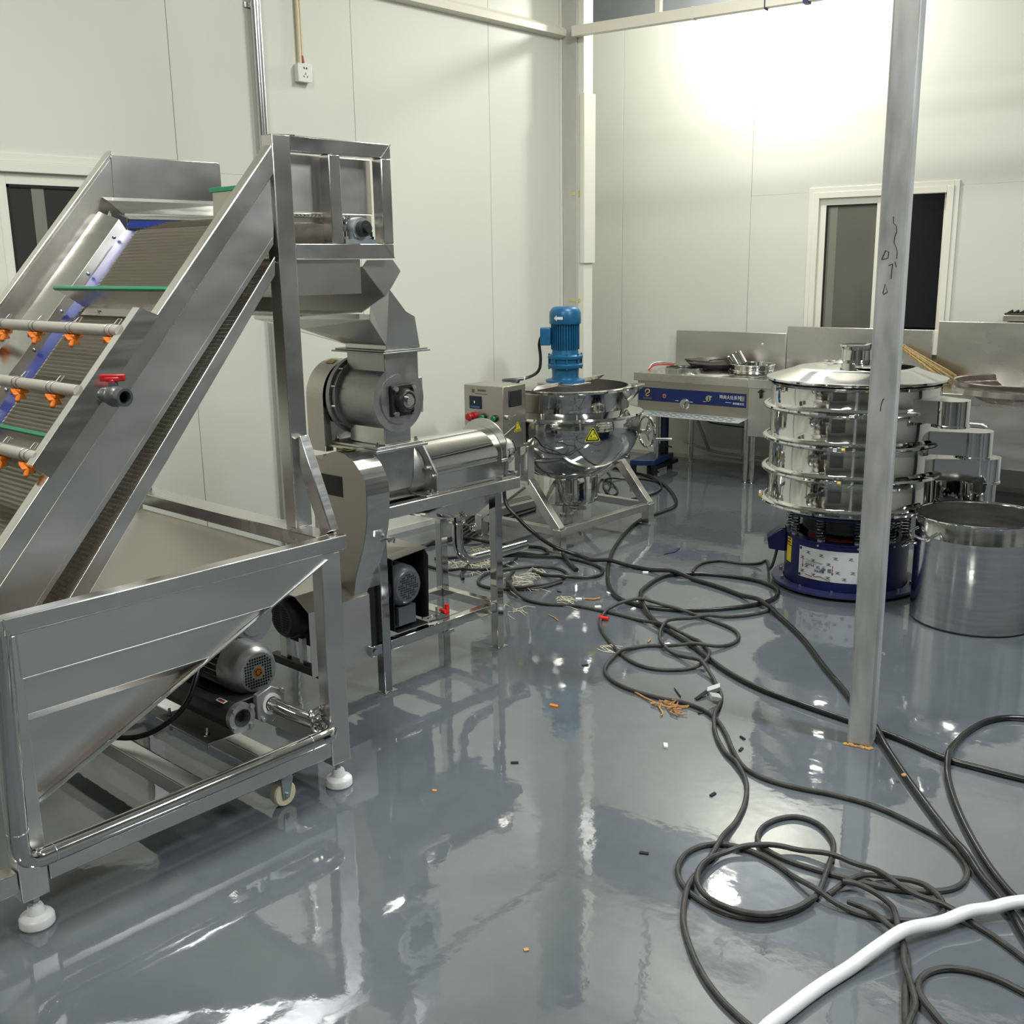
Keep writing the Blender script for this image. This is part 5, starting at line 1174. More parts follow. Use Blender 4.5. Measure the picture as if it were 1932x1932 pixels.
# things on and around the ranges
zt = 0.7845
oc = tag(MB().ball(S(1.96, -0.060, 0.801) + Vector((0, 0, 0)), 0.016, 14, 8, (3.0, 1.2, 1.0)).ball(S(1.93, -0.055, 0.806), 0.012, 10, 6, (1.6, 1.2, 1.0)).ball(S(2.00, -0.05, 0.80), 0.012, 10, 6, (1.6, 1.3, 1.0)).build('orange_cloth', 'orange_bright'), 'bright orange cloth scrap on the edge of the large wok range', 'cloth')
for v in oc.data.vertices: v.co.y += 0.085; v.co.z -= 0.0185
PH = thing('flat_handle', 'red and steel loop handle lying at the left end of the wok range', 'handle', S(-0.98, 0.35, zt))
MB().tube(smooth_path([S(-0.955, 0.18, zt + 0.006), S(-0.955, 0.24, zt + 0.045), S(-0.90, 0.30, zt + 0.055), S(-0.80, 0.33, zt + 0.05)]), 0.008, 8).build('handle_bar', 'satin', PH)
MB().tube(smooth_path([S(-0.945, 0.17, zt + 0.006), S(-0.945, 0.23, zt + 0.032), S(-0.90, 0.28, zt + 0.040), S(-0.80, 0.31, zt + 0.038)]), 0.007, 8).build('handle_grip', 'red_paint', PH)
GR = thing('burner_ring', 'low steel burner ring on the left part of the wok range', 'ring', S(-0.62, 0.20, zt))
MB().lathe([(0.145, 0.0), (0.150, 0.0), (0.150, 0.042), (0.145, 0.042), (0.145, 0.0)], S(-0.62, 0.16, zt), seg=40).build('ring_band', 'satin', GR)
MB().lathe([(0.10, 0.028), (0.142, 0.034), (0.142, 0.028), (0.10, 0.022)], S(-0.62, 0.16, zt), seg=40).build('ring_grate', 'pan_dark', GR)
FPN = thing('frying_pan', 'dark shallow frying pan lying beside the burner ring on the wok range', 'pan', S(-0.40, 0.40, zt))
MB().lathe([(0.0, 0.045), (0.18, 0.045), (0.215, 0.075), (0.222, 0.075), (0.186, 0.040), (0.0, 0.040)], S(-0.50, 0.42, zt), (0.03, -0.05, 1), seg=48).build('pan_body', 'pan_dark', FPN)
MB().lathe([(0.0, 0.0), (0.15, 0.0), (0.17, 0.039), (0.0, 0.039)], S(-0.50, 0.42, zt), seg=40).build('pan_base', 'satin', FPN)
MB().bar(S(-0.62, 0.30, zt + 0.078), S(-0.46, 0.24, zt + 0.084), 0.035, 0.008).bar(S(-0.70, 0.34, zt + 0.085), S(-0.62, 0.30, zt + 0.078), 0.05, 0.014).build('pan_handle', 'grime', FPN, bevel=0.003)
LD = tag(MB().lathe([(0.0, 0.014), (0.12, 0.012), (0.165, 0.004), (0.17, 0.0), (0.0, 0.0)], S(-0.38, 0.175, zt), seg=40).build('pan_lid', 'satin'), 'flat pale pan lid lying in front of the dark frying pan', 'lid')
SPO = thing('small_saucepan', 'small polished saucepan tipped on its side against the shallow basket', 'saucepan', S(-0.29, 0.43, zt))
pa0 = Vector((0.42, -0.10, 0.90)).normalized()
MB().lathe([(0.0, 0.0), (0.062, 0.0), (0.070, 0.010), (0.072, 0.110), (0.076, 0.114), (0.068, 0.112), (0.066, 0.012), (0.0, 0.008)], S(-0.30, 0.46, zt + 0.028), (-0.55, -0.08, 0.83), seg=36).build('saucepan_body', 'polished', SPO)
MB().bar(S(-0.36, 0.42, zt + 0.10), S(-0.50, 0.33, zt + 0.085), 0.018, 0.008).build('saucepan_handle', 'dark_iron', SPO)
BS_ = thing('steamer_basket', 'wide shallow steel basket at the right end of the wok range', 'basket', S(-0.16, 0.36, zt))
MB().lathe([(0.0, 0.004), (0.150, 0.004), (0.158, 0.012), (0.166, 0.070), (0.171, 0.074), (0.161, 0.072), (0.154, 0.014), (0.0, 0.008)], S(-0.145, 0.36, zt - 0.003), seg=56).build('basket_body', 'polished', BS_)
MB().torus(S(-0.145, 0.36, zt + 0.072), (0, 0, 1), 0.168, 0.004, 56, 6).torus(S(-0.145, 0.36, zt + 0.030), (0, 0, 1), 0.161, 0.003, 56, 6).build('basket_rim', 'chrome', BS_)
TR = tag(sbx(MB(), 0.01, 0.10, 0.42, 0.62, zt, zt + 0.010).build('small_tray', 'satin', bevel=0.003), 'small flat steel tray behind the basket where the two ranges meet', 'tray')
SPN = tag(MB().bar(S(-0.12, 0.05, zt + 0.006), S(0.07, 0.16, zt + 0.010), 0.010, 0.005).ball(S(0.09, 0.17, zt + 0.009), 0.016, 12, 6, (1.5, 1.0, 0.4)).build('ladle', 'chrome'), 'bright ladle lying on the worktop in front of the shallow basket', 'ladle')
# straw brush leaning against the splashback of the closed unit
BRU = thing('straw_brush', 'bundled straw pot brush leaning on the splashback behind the sieve lid', 'brush', S(1.08, 0.55, zt))
t0 = on(1700, 652, S(0, 0.60, 0), SY); t1 = on(1790, 716, S(0, 0.50, 0), SY)
ax = (t1 - t0).normalized()
m = MB()
side = ax.cross(Vector((0, 0, 1))).normalized(); upv = side.cross(ax)
for k in range(230):
    a = RND.uniform(0, 2 * PI); rr = math.sqrt(RND.random())
    o0_ = (side * math.cos(a) + upv * math.sin(a))
    r0_, r1_ = 0.016 * rr, 0.055 * rr
    L_ = (t1 - t0).length * RND.uniform(0.9, 1.08)
    m.tube([t0 + o0_ * r0_, t0 + ax * L_ * 0.35 + o0_ * (0.026 * rr), t0 + ax * L_ + o0_ * r1_], [0.0030, 0.0036, 0.0020], 4)
stuff(m.build('bristle', 'straw', BRU, smooth=False))
m = MB()
for k in (0.10, 0.24): m.torus(t0 + ax * (t1 - t0).length * k, ax, 0.017 + 0.02 * k, 0.004, 18, 5)
m.build('binding', 'wood_bit', BRU)
# grill rack on top of the splashback
GK = thing('wall_rack', 'small dark slotted rack mounted on the wall at the right edge', 'rack', FW(2.2, -0.05, 1.19))
m = MB(); fbox(m, 2.07, 2.62, -0.12, -0.002, 1.195, 1.235); m.build('rack_tray', 'steel_beige', GK, bevel=0.003)
m = MB(); fbox(m, 2.075, 2.62, -0.115, -0.01, 1.236, 1.250); m.build('rack_base', 'grime', GK)
for k in range(14):
    m = MB(); p = FW(2.10 + k * 0.038, -0.06, 1.262)
    m.tube([p + FY * 0.05 + Vector((0, 0, -0.012)), p + FX * 0.012 + FY * 0.0, p - FY * 0.05 + Vector((0, 0, -0.012))], 0.009, 7)
    m.build('rack_rib', 'black', GK)
# platform scale in the corner
PS = thing('platform_scale', 'blue platform scale standing on the floor under the left end of the wok range', 'scale', (-4.78, 6.88, 0))
q = [at(1188, 868, Z=0.125), at(1236, 868, Z=0.125), at(1271, 853, Z=0.125)]
q.append(q[0] + q[2] - q[1])
MB().prism([p - Vector((0, 0, 0.045)) for p in q], (0, 0, 0.045)).build('platform', 'scale_blue', PS, bevel=0.006)
qc = (q[0] + q[2]) / 2
for p in q:
    d = p + (qc - p) * 0.18
    MB().cyl(Vector((d.x, d.y, 0)), Vector((d.x, d.y, 0.0795)), 0.022, seg=14).build('foot', 'black', PS)
dn = (q[2] - q[1]).normalized(); bk = q[2] + (q[3] - q[2]) * 0.35 - dn * 0.02
MB().bar(q[1] + (qc - q[1]) * 0.3 - Vector((0, 0, 0.07)), q[2] + (qc - q[2]) * 0.0 + dn * 0.04 - Vector((0, 0, 0.07)), 0.05, 0.03).build('beam_base', 'black', PS)
MB().box(bk.x - 0.028, bk.x + 0.028, bk.y - 0.02, bk.y + 0.02, 0.06, 0.60).build('scale_column', 'scale_blue', PS, bevel=0.004)
MB().box(bk.x - 0.04, bk.x + 0.04, bk.y - 0.05, bk.y - 0.021, 0.13, 0.20).cyl((bk.x + 0.03, bk.y - 0.04, 0.19), (bk.x + 0.10, bk.y - 0.04, 0.185), 0.006, seg=8).build('column_bracket', 'black', PS, bevel=0.004)
MB().box(bk.x - 0.08, bk.x + 0.08, bk.y - 0.04, bk.y + 0.02, 0.601, 0.70).build('scale_head', 'scale_blue', PS, bevel=0.008)

# ------------------------------------------------------------------ round vibrating sieve
VC = Vector((-2.255, 5.015, 0))
VS = thing('vibrating_sieve', 'tall round vibrating sieve with four polished decks on a dark blue drum base', 'sieve', VC)
VN = Vector((-VC.x, -VC.y, 0)).normalized(); VSd = Vector((-VN.y, VN.x, 0))
def V(s, n, z): return VC + VSd * s + VN * n + Vector((0, 0, z))
MB().lathe([(0.0, 0.018), (0.362, 0.018), (0.364, 0.024), (0.362, 0.032), (0.306, 0.034)], VC, seg=72).build('base_flange', 'sieve_blue_worn', VS)
m = MB()
for k in range(6):
    a = 2 * PI * k / 6
    m.cyl(VC + Vector((0.28 * math.cos(a), 0.28 * math.sin(a), 0)), VC + Vector((0.28 * math.cos(a), 0.28 * math.sin(a), 0.0178)), 0.030, seg=14)
m.build('rubber_foot', 'black', VS)
MB().lathe([(0.302, 0.033), (0.302, 0.262), (0.306, 0.266), (0.306, 0.274), (0.25, 0.274), (0.25, 0.20), (0.0, 0.20)], VC, seg=72).build('base_drum', 'sieve_blue', VS)
m = MB()
for k in range(12):
    a = 2 * PI * k / 12 + 0.26
    d = Vector((math.cos(a), math.sin(a), 0))
    m.cyl(VC + d * 0.325 + Vector((0, 0, 0.034)), VC + d * 0.325 + Vector((0, 0, 0.046)), 0.008, seg=6)
m.build('flange_bolt', 'chrome', VS)
MB().lathe([(0.0, 0.205), (0.12, 0.205), (0.12, 0.40), (0.0, 0.40)], VC, seg=32).lathe([(0.20, 0.30), (0.22, 0.30), (0.22, 0.36), (0.20, 0.36)], VC, seg=32).build('vibration_motor', 'motor_dark', VS)
MB().lathe([(0.13, 0.225), (0.19, 0.225), (0.19, 0.262), (0.13, 0.262)], VC, seg=40).build('eccentric_weight', 'rust_red', VS)
MB().lathe([(0.0, 0.385), (0.315, 0.385), (0.322, 0.398), (0.395, 0.424), (0.412, 0.436), (0.412, 0.442), (0.0, 0.442)], VC, seg=72).build('top_pan', 'sieve_blue', VS)
spr = None
for k in range(10):
    a = 2 * PI * k / 10 + math.atan2(VN.y, VN.x) + 0.19
    p = VC + Vector((0.283 * math.cos(a), 0.283 * math.sin(a), 0))
    turns = 6.5
    hel = [p + Vector((0.020 * math.cos(2 * PI * t * turns), 0.020 * math.sin(2 * PI * t * turns), 0.280 + 0.098 * t)) for t in np.linspace(0, 1, 66)]
    s_ = MB().tube(hel, 0.0042, 6).build('coil_spring', 'dark_chrome', VS)
    dd_ = Vector((math.cos(a), math.sin(a), 0))
    MB().cyl(p + Vector((0, 0, 0.2745)), p + Vector((0, 0, 0.284)), 0.016, seg=12).cyl(p + Vector((0, 0, 0.378)), p + Vector((0, 0, 0.3848)), 0.016, seg=12).cyl(p + dd_ * 0.020 + Vector((0, 0, 0.258)), p + dd_ * 0.027 + Vector((0, 0, 0.258)), 0.006, seg=8).build('spring_seat', 'zinc', s_)
decks = [(0.443, 0.606, 'lower'), (0.606, 0.763, ''), (0.763, 0.920, ''), (0.920, 1.044, '')]
RD = 0.402
for i, (z0, z1, _) in enumerate(decks):
    d_ = MB().lathe([(RD + 0.022, z0 + 0.004), (RD + 0.004, z0 + 0.020), (RD, z0 + 0.026), (RD, z1 - 0.020), (RD + 0.006, z1 - 0.014), (RD + 0.024, z1 - 0.003)], VC, seg=112).build('sieve_deck', 'polished', VS)
    MB().lathe([(RD + 0.016, z0 - 0.010), (RD + 0.030, z0 - 0.010), (RD + 0.036, z0 - 0.003), (RD + 0.034, z0 + 0.006), (RD + 0.024, z0 + 0.012), (RD + 0.014, z0 + 0.012)], VC, seg=112).build('clamp_ring', 'chrome', d_)
# clamp bolts on the rings
for (s, n, z) in ((-0.075, 0.435, 0.763), (-0.085, 0.435, 0.606), (0.03, 0.438, 0.920), (-0.435, 0.02, 0.452)):
    p = V(s, n, z); tdir = Vector((-(p - VC).y, (p - VC).x, 0)).normalized()
    c_ = MB().bar(p - tdir * 0.028, p - tdir * 0.008, 0.020, 0.020).bar(p + tdir * 0.010, p + tdir * 0.030, 0.020, 0.022).cyl(p - tdir * 0.05, p + tdir * 0.045, 0.0042, seg=8).build('ring_clamp', 'chrome', VS, bevel=0.002)
    MB().cyl(p + tdir * 0.032, p + tdir * 0.046, 0.0095, seg=6).build('brass_nut', 'gold_ink', c_)
MB().lathe([(0.396, 1.044), (0.425, 1.046), (0.430, 1.052), (0.428, 1.060), (0.418, 1.064), (0.30, 1.098), (0.285, 1.106), (0.262, 1.110), (0.125, 1.128), (0.095, 1.132), (0.080, 1.142), (0.078, 1.142)], VC, seg=112).build('lid', 'polished', VS)
MB().lathe([(0.079, 1.140), (0.077, 1.190), (0.083, 1.194), (0.084, 1.206), (0.078, 1.214), (0.066, 1.216), (0.0, 1.215)], VC, seg=48).build('inlet_cap', 'chrome', VS)
m = MB()
for a in (2.6, -0.9, 0.95):
    p = VC + Vector((0.19 * math.cos(a), 0.19 * math.sin(a), 1.1235)); m.lathe([(0, 0.004), (0.05, 0.003), (0.055, -0.004)], p, seg=20)
m.build('sight_port', 'satin', VS)
# three stepped outlets: duct plus round spout
def outlet(ang, R, z0, z1, rs, tail):
    d = (VSd * math.cos(ang) + VN * math.sin(ang)).normalized(); pr_ = Vector((-d.y, d.x, 0))
    c = VC + d * R
    def pt(u, w, z): return VC + d * u + pr_ * w + Vector((0, 0, z))
    hw, ht = 0.115, rs
    o = MB()
    u0 = math.sqrt(RD ** 2 - hw ** 2) - 0.01
    outl = [(u0, -hw), (u0, hw), (R - 0.02, ht)] + [(R + rs * math.sin(t), rs * math.cos(t)) for t in np.linspace(0.15, PI - 0.15, 14)] + [(R - 0.02, -ht)]
    o.prism([pt(u, w, z1) for u, w in outl], (0, 0, 0.003))
    dk = o.build('outlet_top', 'satin', VS, smooth=False)
    b = MB()
    zb_ = z0 + (z1 - z0) * 0.15
    b.sheet([pt(u0, -hw, zb_), pt(u0, -hw, z1), pt(R - 0.02, -ht, z1), pt(R - 0.02, -ht, zb_)], 0.002)
    b.sheet([pt(u0, hw, zb_), pt(u0, hw, z1), pt(R - 0.02, ht, z1), pt(R - 0.02, ht, zb_)], 0.002)
    b.sheet([pt(u0, -hw, zb_), pt(u0, hw, zb_), pt(R - 0.02, ht, zb_), pt(R - 0.02, -ht, zb_)], 0.002)
    b.build('outlet_duct', 'polished', VS, smooth=False)
    MB().lathe([(rs, z1), (rs, z0 + 0.012), (rs + 0.004, z0 + 0.009), (rs + 0.004, z0), (rs - 0.004, z0)], VC + d * R, seg=40).build('outlet_spout', 'chrome', VS)
    if tail:
        MB().lathe([(rs * 0.86, z0), (rs * 0.86, z0 - tail)], VC + d * R, seg=32).build('outlet_tail', 'polished', VS)
outlet(0.60, 0.515, 0.865, 0.985, 0.080, 0)
outlet(0.25, 0.565, 0.700, 0.825, 0.082, 0)
outlet(0.02, 0.600, 0.560, 0.680, 0.088, 0.14)
outlet(-0.30, 0.56, 0.452, 0.545, 0.080, 0)
# switch box, maker's plate and warning stickers
sa = math.atan2(VN.y, VN.x)
def drum(ang, z, r=0.3025): return VC + (VSd * math.sin(ang) + VN * math.cos(ang)) * r + Vector((0, 0, z))
swd = (VSd * math.sin(-1.45) + VN * math.cos(-1.45)); swt = Vector((-swd.y, swd.x, 0))
MB().prism([drum(-1.45, z, r) - swt * 0.045 for z, r in ((0.29, 0.300), (0.285, 0.330), (0.235, 0.395), (0.175, 0.385), (0.165, 0.300))], swt * 0.09).build('switch_box', 'sieve_blue', VS, bevel=0.006)
def wrapped(nm, mat, a0, a1, z0, z1, lift=0.0008, n=10, r=0.302, par=None, th=0.0008):
    m = MB(); vs = []
    for k in range(n + 1):
        a = a0 + (a1 - a0) * k / n
        for rr, zz in ((r + lift, z0), (r + lift, z1), (r + lift + th, z1), (r + lift + th, z0)): vs.append(drum(a, zz, rr))
    fs = []
    for k in range(n):
        for j in range(4): fs.append((k * 4 + j, k * 4 + (j + 1) % 4, k * 4 + 4 + (j + 1) % 4, k * 4 + 4 + j))
    fs += [(0, 1, 2, 3), (n * 4 + 3, n * 4 + 2, n * 4 + 1, n * 4)]
    return m.add(vs, fs).build(nm, mat, par or VS)
note(wrapped('caution_sticker', 'yellow', -1.21, -1.03, 0.218, 0.256), 'yellow caution sticker')
note(wrapped('caution_sticker', 'yellow', -1.22, -1.04, 0.130, 0.213), 'plain yellow sticker')
wrapped('sticker_mark', 'rust_red', -1.20, -1.06, 0.226, 0.236, 0.0018); wrapped('sticker_mark', 'ink_black', -1.20, -1.06, 0.243, 0.248, 0.0018)
A0, A1, Z0, Z1 = -0.805, 0.26, 0.082, 0.238
mp = note(wrapped('maker_plate', 'plate_film', A0, A1, Z0, Z1, 0.0012, 20), 'pale maker plate mounted upside down')
def PL(u, w): return A0 + (A1 - A0) * u, Z1 - (Z1 - Z0) * w
m = MB()
for u, w in ((0.035, 0.06), (0.03, 0.93), (0.97, 0.06), (0.97, 0.93)):
    a, z = PL(u, w); d = (VSd * math.sin(a) + VN * math.cos(a))
    m.cyl(drum(a, z, 0.304), drum(a, z, 0.308), 0.0065, seg=10)
m.build('plate_screw', 'dark_iron', mp)
r_ = 0.3045
def strip(pts, th_, mat, nm):
    m = MB(); m.tube([drum(*PL(u, w), r_) for u, w in pts], th_, 5); return stuff(m.build(nm, mat, mp))
m = MB()
for (u, w) in ((0.16, 0.16), (0.38, 0.19), (0.60, 0.23), (0.82, 0.22), (0.05, 0.36), (0.25, 0.39), (0.50, 0.44), (0.14, 0.62), (0.40, 0.66), (0.64, 0.68), (0.86, 0.66), (0.06, 0.80), (0.27, 0.85), (0.50, 0.88), (0.74, 0.88)):
    for k in range(4):
        du = k * 0.011
        m.tube([drum(*PL(u + du + 0.018, w - 0.035), r_), drum(*PL(u + du - 0.012, w + 0.035), r_)], 0.0012, 4)
    m.tube([drum(*PL(u - 0.02, w - 0.03), r_), drum(*PL(u + 0.0, w - 0.045), r_), drum(*PL(u + 0.05, w - 0.035), r_)], 0.0012, 4)
    m.tube([drum(*PL(u + 0.03, w + 0.035), r_), drum(*PL(u + 0.06, w + 0.03), r_), drum(*PL(u + 0.055, w + 0.045), r_), drum(*PL(u + 0.02, w + 0.04), r_)], 0.0010, 4)
stuff(m.build('film_emblem', 'film_grey', mp))
for u, w0, w1 in ((0.085, 0.38, 0.60), (0.585, 0.46, 0.70)):
    strip([(u, w0), (u, w1)], 0.0016, 'rust_red', 'red_arrow')
    a, z = PL(u, w1); t_ = VSd * math.cos(a) - VN * math.sin(a)
    MB().prism([drum(a, z, r_) - t_ * 0.006, drum(a, z, r_) + t_ * 0.006, drum(a, z - 0.014, r_)], (VSd * math.sin(a) + VN * math.cos(a)) * 0.001).build('red_arrow', 'rust_red', mp)
def plate_text(s, size, u, w, mat):
    a, z = PL(u, w); t_ = VSd * math.cos(a) - VN * math.sin(a)
    ORIGIN[mp.name] = ORIGIN[VS.name]
    return lettering(s, size, drum(a, z, r_ + 0.0006), -t_, (0, 0, -1), mat, mp)
plate_text('SK', 0.021, 0.355, 0.575, 'navy_ink'); plate_text('Motor', 0.020, 0.215, 0.545, 'navy_ink'); plate_text('电', 0.021, 0.455, 0.60, 'navy_ink'); plate_text('国', 0.021, 0.54, 0.625, 'navy_ink')
plate_text('振动电', 0.014, 0.40, 0.70, 'navy_ink'); plate_text('机', 0.014, 0.315, 0.69, 'navy_ink')
strip([(0.14, 0.395), (0.22, 0.41)], 0.0013, 'film_grey', 'fine_print'); strip([(0.24, 0.41), (0.34, 0.425), (0.44, 0.44)], 0.0013, 'film_grey', 'fine_print'); strip([(0.17, 0.435), (0.28, 0.45), (0.42, 0.47)], 0.0013, 'film_grey', 'fine_print'); strip([(0.14, 0.47), (0.28, 0.49), (0.48, 0.53)], 0.0012, 'film_grey', 'fine_print')
note(strip([(0.30, 0.90), (0.40, 0.86), (0.47, 0.90), (0.56, 0.985)], 0.0036, 'film_grey', 'torn_strip'), 'grey torn strip of film')
note(strip([(0.14, 0.88), (0.22, 0.91), (0.27, 0.92)], 0.0022, 'rust_red', 'red_smear'), 'red smear')

# ------------------------------------------------------------------ tall stock pot
BC = Vector((-1.555, 4.850, 0))
SP = thing('stock_pot', 'tall brushed stainless stock pot on the floor right of the vibrating sieve', 'pot', BC)
RB = 0.272
MB().lathe([(0.0, 0.002), (RB - 0.010, 0.002), (RB, 0.012), (RB, 0.405), (RB + 0.002, 0.409), (RB + 0.002, 0.413), (RB, 0.417), (RB, 0.490)], BC, seg=96).build('pot_body', 'pot_steel', SP)
MB().lathe([(RB - 0.003, 0.492), (RB - 0.003, 0.012), (0.0, 0.010)], BC, seg=96).build('pot_inside', 'satin', SP)
MB().torus(BC + Vector((0, 0, 0.492)), (0, 0, 1), RB, 0.006, 96, 8).build('pot_rim', 'chrome', SP)
BN = Vector((-BC.x, -BC.y, 0)).normalized(); BSd = Vector((-BN.y, BN.x, 0))
for ang in (2.45, 2.45 + PI, PI + 0.15):
    d = BSd * math.cos(ang) + BN * math.sin(ang); t_ = Vector((-d.y, d.x, 0))
    if ang > 3.2 and ang < 3.4: zc, wd = 0.335, 0.030
    else: zc, wd = 0.440, 0.068
    p = BC + d * RB + Vector((0, 0, zc))
    MB().tube(smooth_path([p - t_ * wd, p - t_ * wd + d * 0.028 + Vector((0, 0, -0.012)), p - t_ * wd * 0.8 + d * 0.048 + Vector((0, 0, -0.026)), p + t_ * wd * 0.8 + d * 0.048 + Vector((0, 0, -0.026)), p + t_ * wd + d * 0.028 + Vector((0, 0, -0.012)), p + t_ * wd], 0.01), 0.0075, 10).build('pot_handle', 'chrome', SP)
# ------------------------------------------------------------------ wall fittings
WP = thing('wall_pipe', 'shiny galvanised downpipe fixed upright on the left wall behind the elevator', 'pipe', (-4.79, 3.415, 0))
MB().cyl((-4.797, 3.418, 0), (-4.797, 3.418, 4.2), 0.027, seg=28).build('pipe_tube', 'pipe_galv', WP)
for z in (2.905,):
    MB().lathe([(0.0272, -0.012), (0.0290, -0.012), (0.0290, 0.012), (0.0272, 0.012)], (-4.797, 3.418, z), seg=28).box(-4.829, -4.820, 3.37, 3.466, z - 0.012, z + 0.012).build('pipe_bracket', 'pipe_galv', WP)
SK = thing('wall_socket', 'white surface mounted power socket high on the left wall', 'socket', (-4.81, 3.70, 2.61))
MB().box(-4.829, -4.798, 3.658, 3.746, 2.572, 2.660).build('socket_box', 'socket_white', SK, bevel=0.004)
MB().box(-4.7975, -4.790, 3.656, 3.748, 2.570, 2.662).build('socket_plate', 'socket_white', SK, bevel=0.003)
m = MB()
for y, z, w, h, t in ((3.696, 2.640, 0.0035, 0.010, 0.6), (3.712, 2.640, 0.0035, 0.010, -0.6), (3.704, 2.612, 0.002, 0.012, 0), (3.692, 2.598, 0.002, 0.010, 0.5), (3.714, 2.598, 0.002, 0.010, -0.5)):
    m.obox((-4.7896, y, z), (0.0006, 0, 0), (0, w * math.cos(t), w * math.sin(t)), (0, -h / 2 * math.sin(t), h / 2 * math.cos(t)))
m.build('socket_hole', 'black', SK)
MB().cyl((-4.818, 3.690, 2.6625), (-4.818, 3.690, 4.19), 0.011, seg=14).build('conduit', 'cream_tube', SK)
MB().cyl((-4.822, 3.712, 2.6625), (-4.822, 3.712, 4.19), 0.0065, seg=10).build('wire', 'cream_tube', SK)
note(MB().cyl((-4.821, 3.708, 2.672), (-4.821, 3.708, 2.705), 0.0135, 0.009, seg=10).build('tape_wrap', 'rust_red', SK), 'dark red tape wrapped round the wire')

# flood lamp fixture and ceiling lights (above the picture)
FL_ = thing('flood_lamp', 'small flood lamp hanging in front of the far wall above the beam', 'lamp', (-4.02, 6.98, 3.66))
MB().box(-4.14, -3.90, 6.91, 7.05, 3.66, 3.72).bar((-4.02, 6.98, 3.72), (-4.02, 6.98, 4.2), 0.02, 0.02).build('lamp_housing', 'black', FL_, bevel=0.004)
ln = None
for x, y in ((-2.2, 0.9), (0.9, 3.6), (-0.6, -1.6), (-2.6, 4.6)):
    t = thing('ceiling_light', 'slim white ceiling light tray ' + {-2.2: 'above the elevator hopper', 0.9: 'right of the steel column', -0.6: 'behind the camera', -2.6: 'between kettle and sieve'}[x], 'light', (x, y, 4.1), 'ceiling light trays above the hall')
    MB().box(x - 0.62, x + 0.62, y - 0.17, y + 0.17, 4.0, 4.06).bar((x - 0.4, y, 4.06), (x - 0.4, y, 4.2), 0.01, 0.01).bar((x + 0.4, y, 4.06), (x + 0.4, y, 4.2), 0.01, 0.01).build('light_tray', 'trim_white', t, bevel=0.004)

# ------------------------------------------------------------------ cables and hoses on the floor
LAID = []
def cable(name, label, pts, r, mat, cat='cable', group=None, start=None, end=None, seg=10, jitter=0.004):
    P = []
    if start: P += [Vector(p) for p in start]
    P += [at(x, y, Z=r) for x, y in pts]
    if end: P += [Vector(p) for p in end]
    path = smooth_path(P, 0.016)
    n = len(path)
    xy = np.array([(p.x, p.y) for p in path]); base = np.array([p.z for p in path])
    req = base.copy()
    sl = np.concatenate([[0], np.cumsum(np.linalg.norm(np.diff(xy, axis=0), axis=1))])
    for (oxy, oz, orr) in LAID:
        d2 = ((xy[:, None, :] - oxy[None, :, :]) ** 2).sum(2)
        R2 = (r + orr) ** 2
        hit = (d2 < R2) & (oz[None, :] < 0.08) & (base[:, None] < 0.10)
        need = np.where(hit, oz[None, :] + np.sqrt(np.maximum(R2 - d2, 0)) + 0.001, 0)
        req = np.maximum(req, need.max(1))
    # crossings of the cable with itself
    z = req.copy()
    gap = 0.09
    for i in range(n):
        j = np.searchsorted(sl, sl[i] - gap)
        if j > 0:
            d2 = ((xy[:j] - xy[i]) ** 2).sum(1)
            h = d2 < (2 * r) ** 2
            if h.any():
                z[i] = max(z[i], (z[:j][h] + np.sqrt(np.maximum(4 * r * r - d2[h], 0))).max() + 0.001)
    out = z.copy()
    up = z - base
    for i in range(n):
        k = np.abs(sl - sl[i]) < 0.30
        out[i] = base[i] + max(up[i], (up[k] - 0.16 * np.abs(sl[k] - sl[i])).max())
    if n > 5:
        ker = np.array([1, 2, 3, 2, 1]) / 9.0
        sm = np.convolve(np.pad(out, 2, mode='edge'), ker, 'valid'); out = np.maximum(sm, base)
    path = [Vector((p.x, p.y, float(zz))) for p, zz in zip(path, out)]
    LAID.append((xy, out, r))
    o = MB().tube(path, r, seg).build(name, mat)
    return tag(o, label, cat, group)
cable('power_cable', 'thick glossy black cable looping past the kettle and running straight behind the column', [(1148, 881), (1180, 887), (1226, 900), (1257, 918), (1274, 940), (1273, 955), (1251, 965), (1210, 980), (1180, 1005), (1158, 1036), (1148, 1067), (1148, 1101), (1164, 1126), (1195, 1139), (1226, 1146), (1303, 1151), (1397, 1145), (1453, 1133), (1468, 1117), (1453, 1104), (1412, 1092), (1334, 1083), (1272, 1084), (1241, 1092), (1213, 1112), (1209, 1124), (1213, 1145), (1241, 1176), (1303, 1216), (1366, 1263), (1428, 1297), (1500, 1325), (1596, 1358), (1655, 1378), (1711, 1400), (1783, 1431), (1844, 1448), (1932, 1470), (2030, 1490)], 0.0105, 'black_rubber', seg=12)
cable('thin_cable', 'thin black cable coiled on the floor behind the kettle frame', [(1130, 884), (1146, 890), (1153, 905), (1148, 925), (1138, 934), (1128, 925), (1134, 905), (1150, 911), (1164, 922), (1163, 932), (1150, 934), (1138, 915), (1150, 905), (1200, 903), (1240, 910), (1248, 922), (1230, 933), (1195, 940), (1150, 942)], 0.007, 'black_rubber')
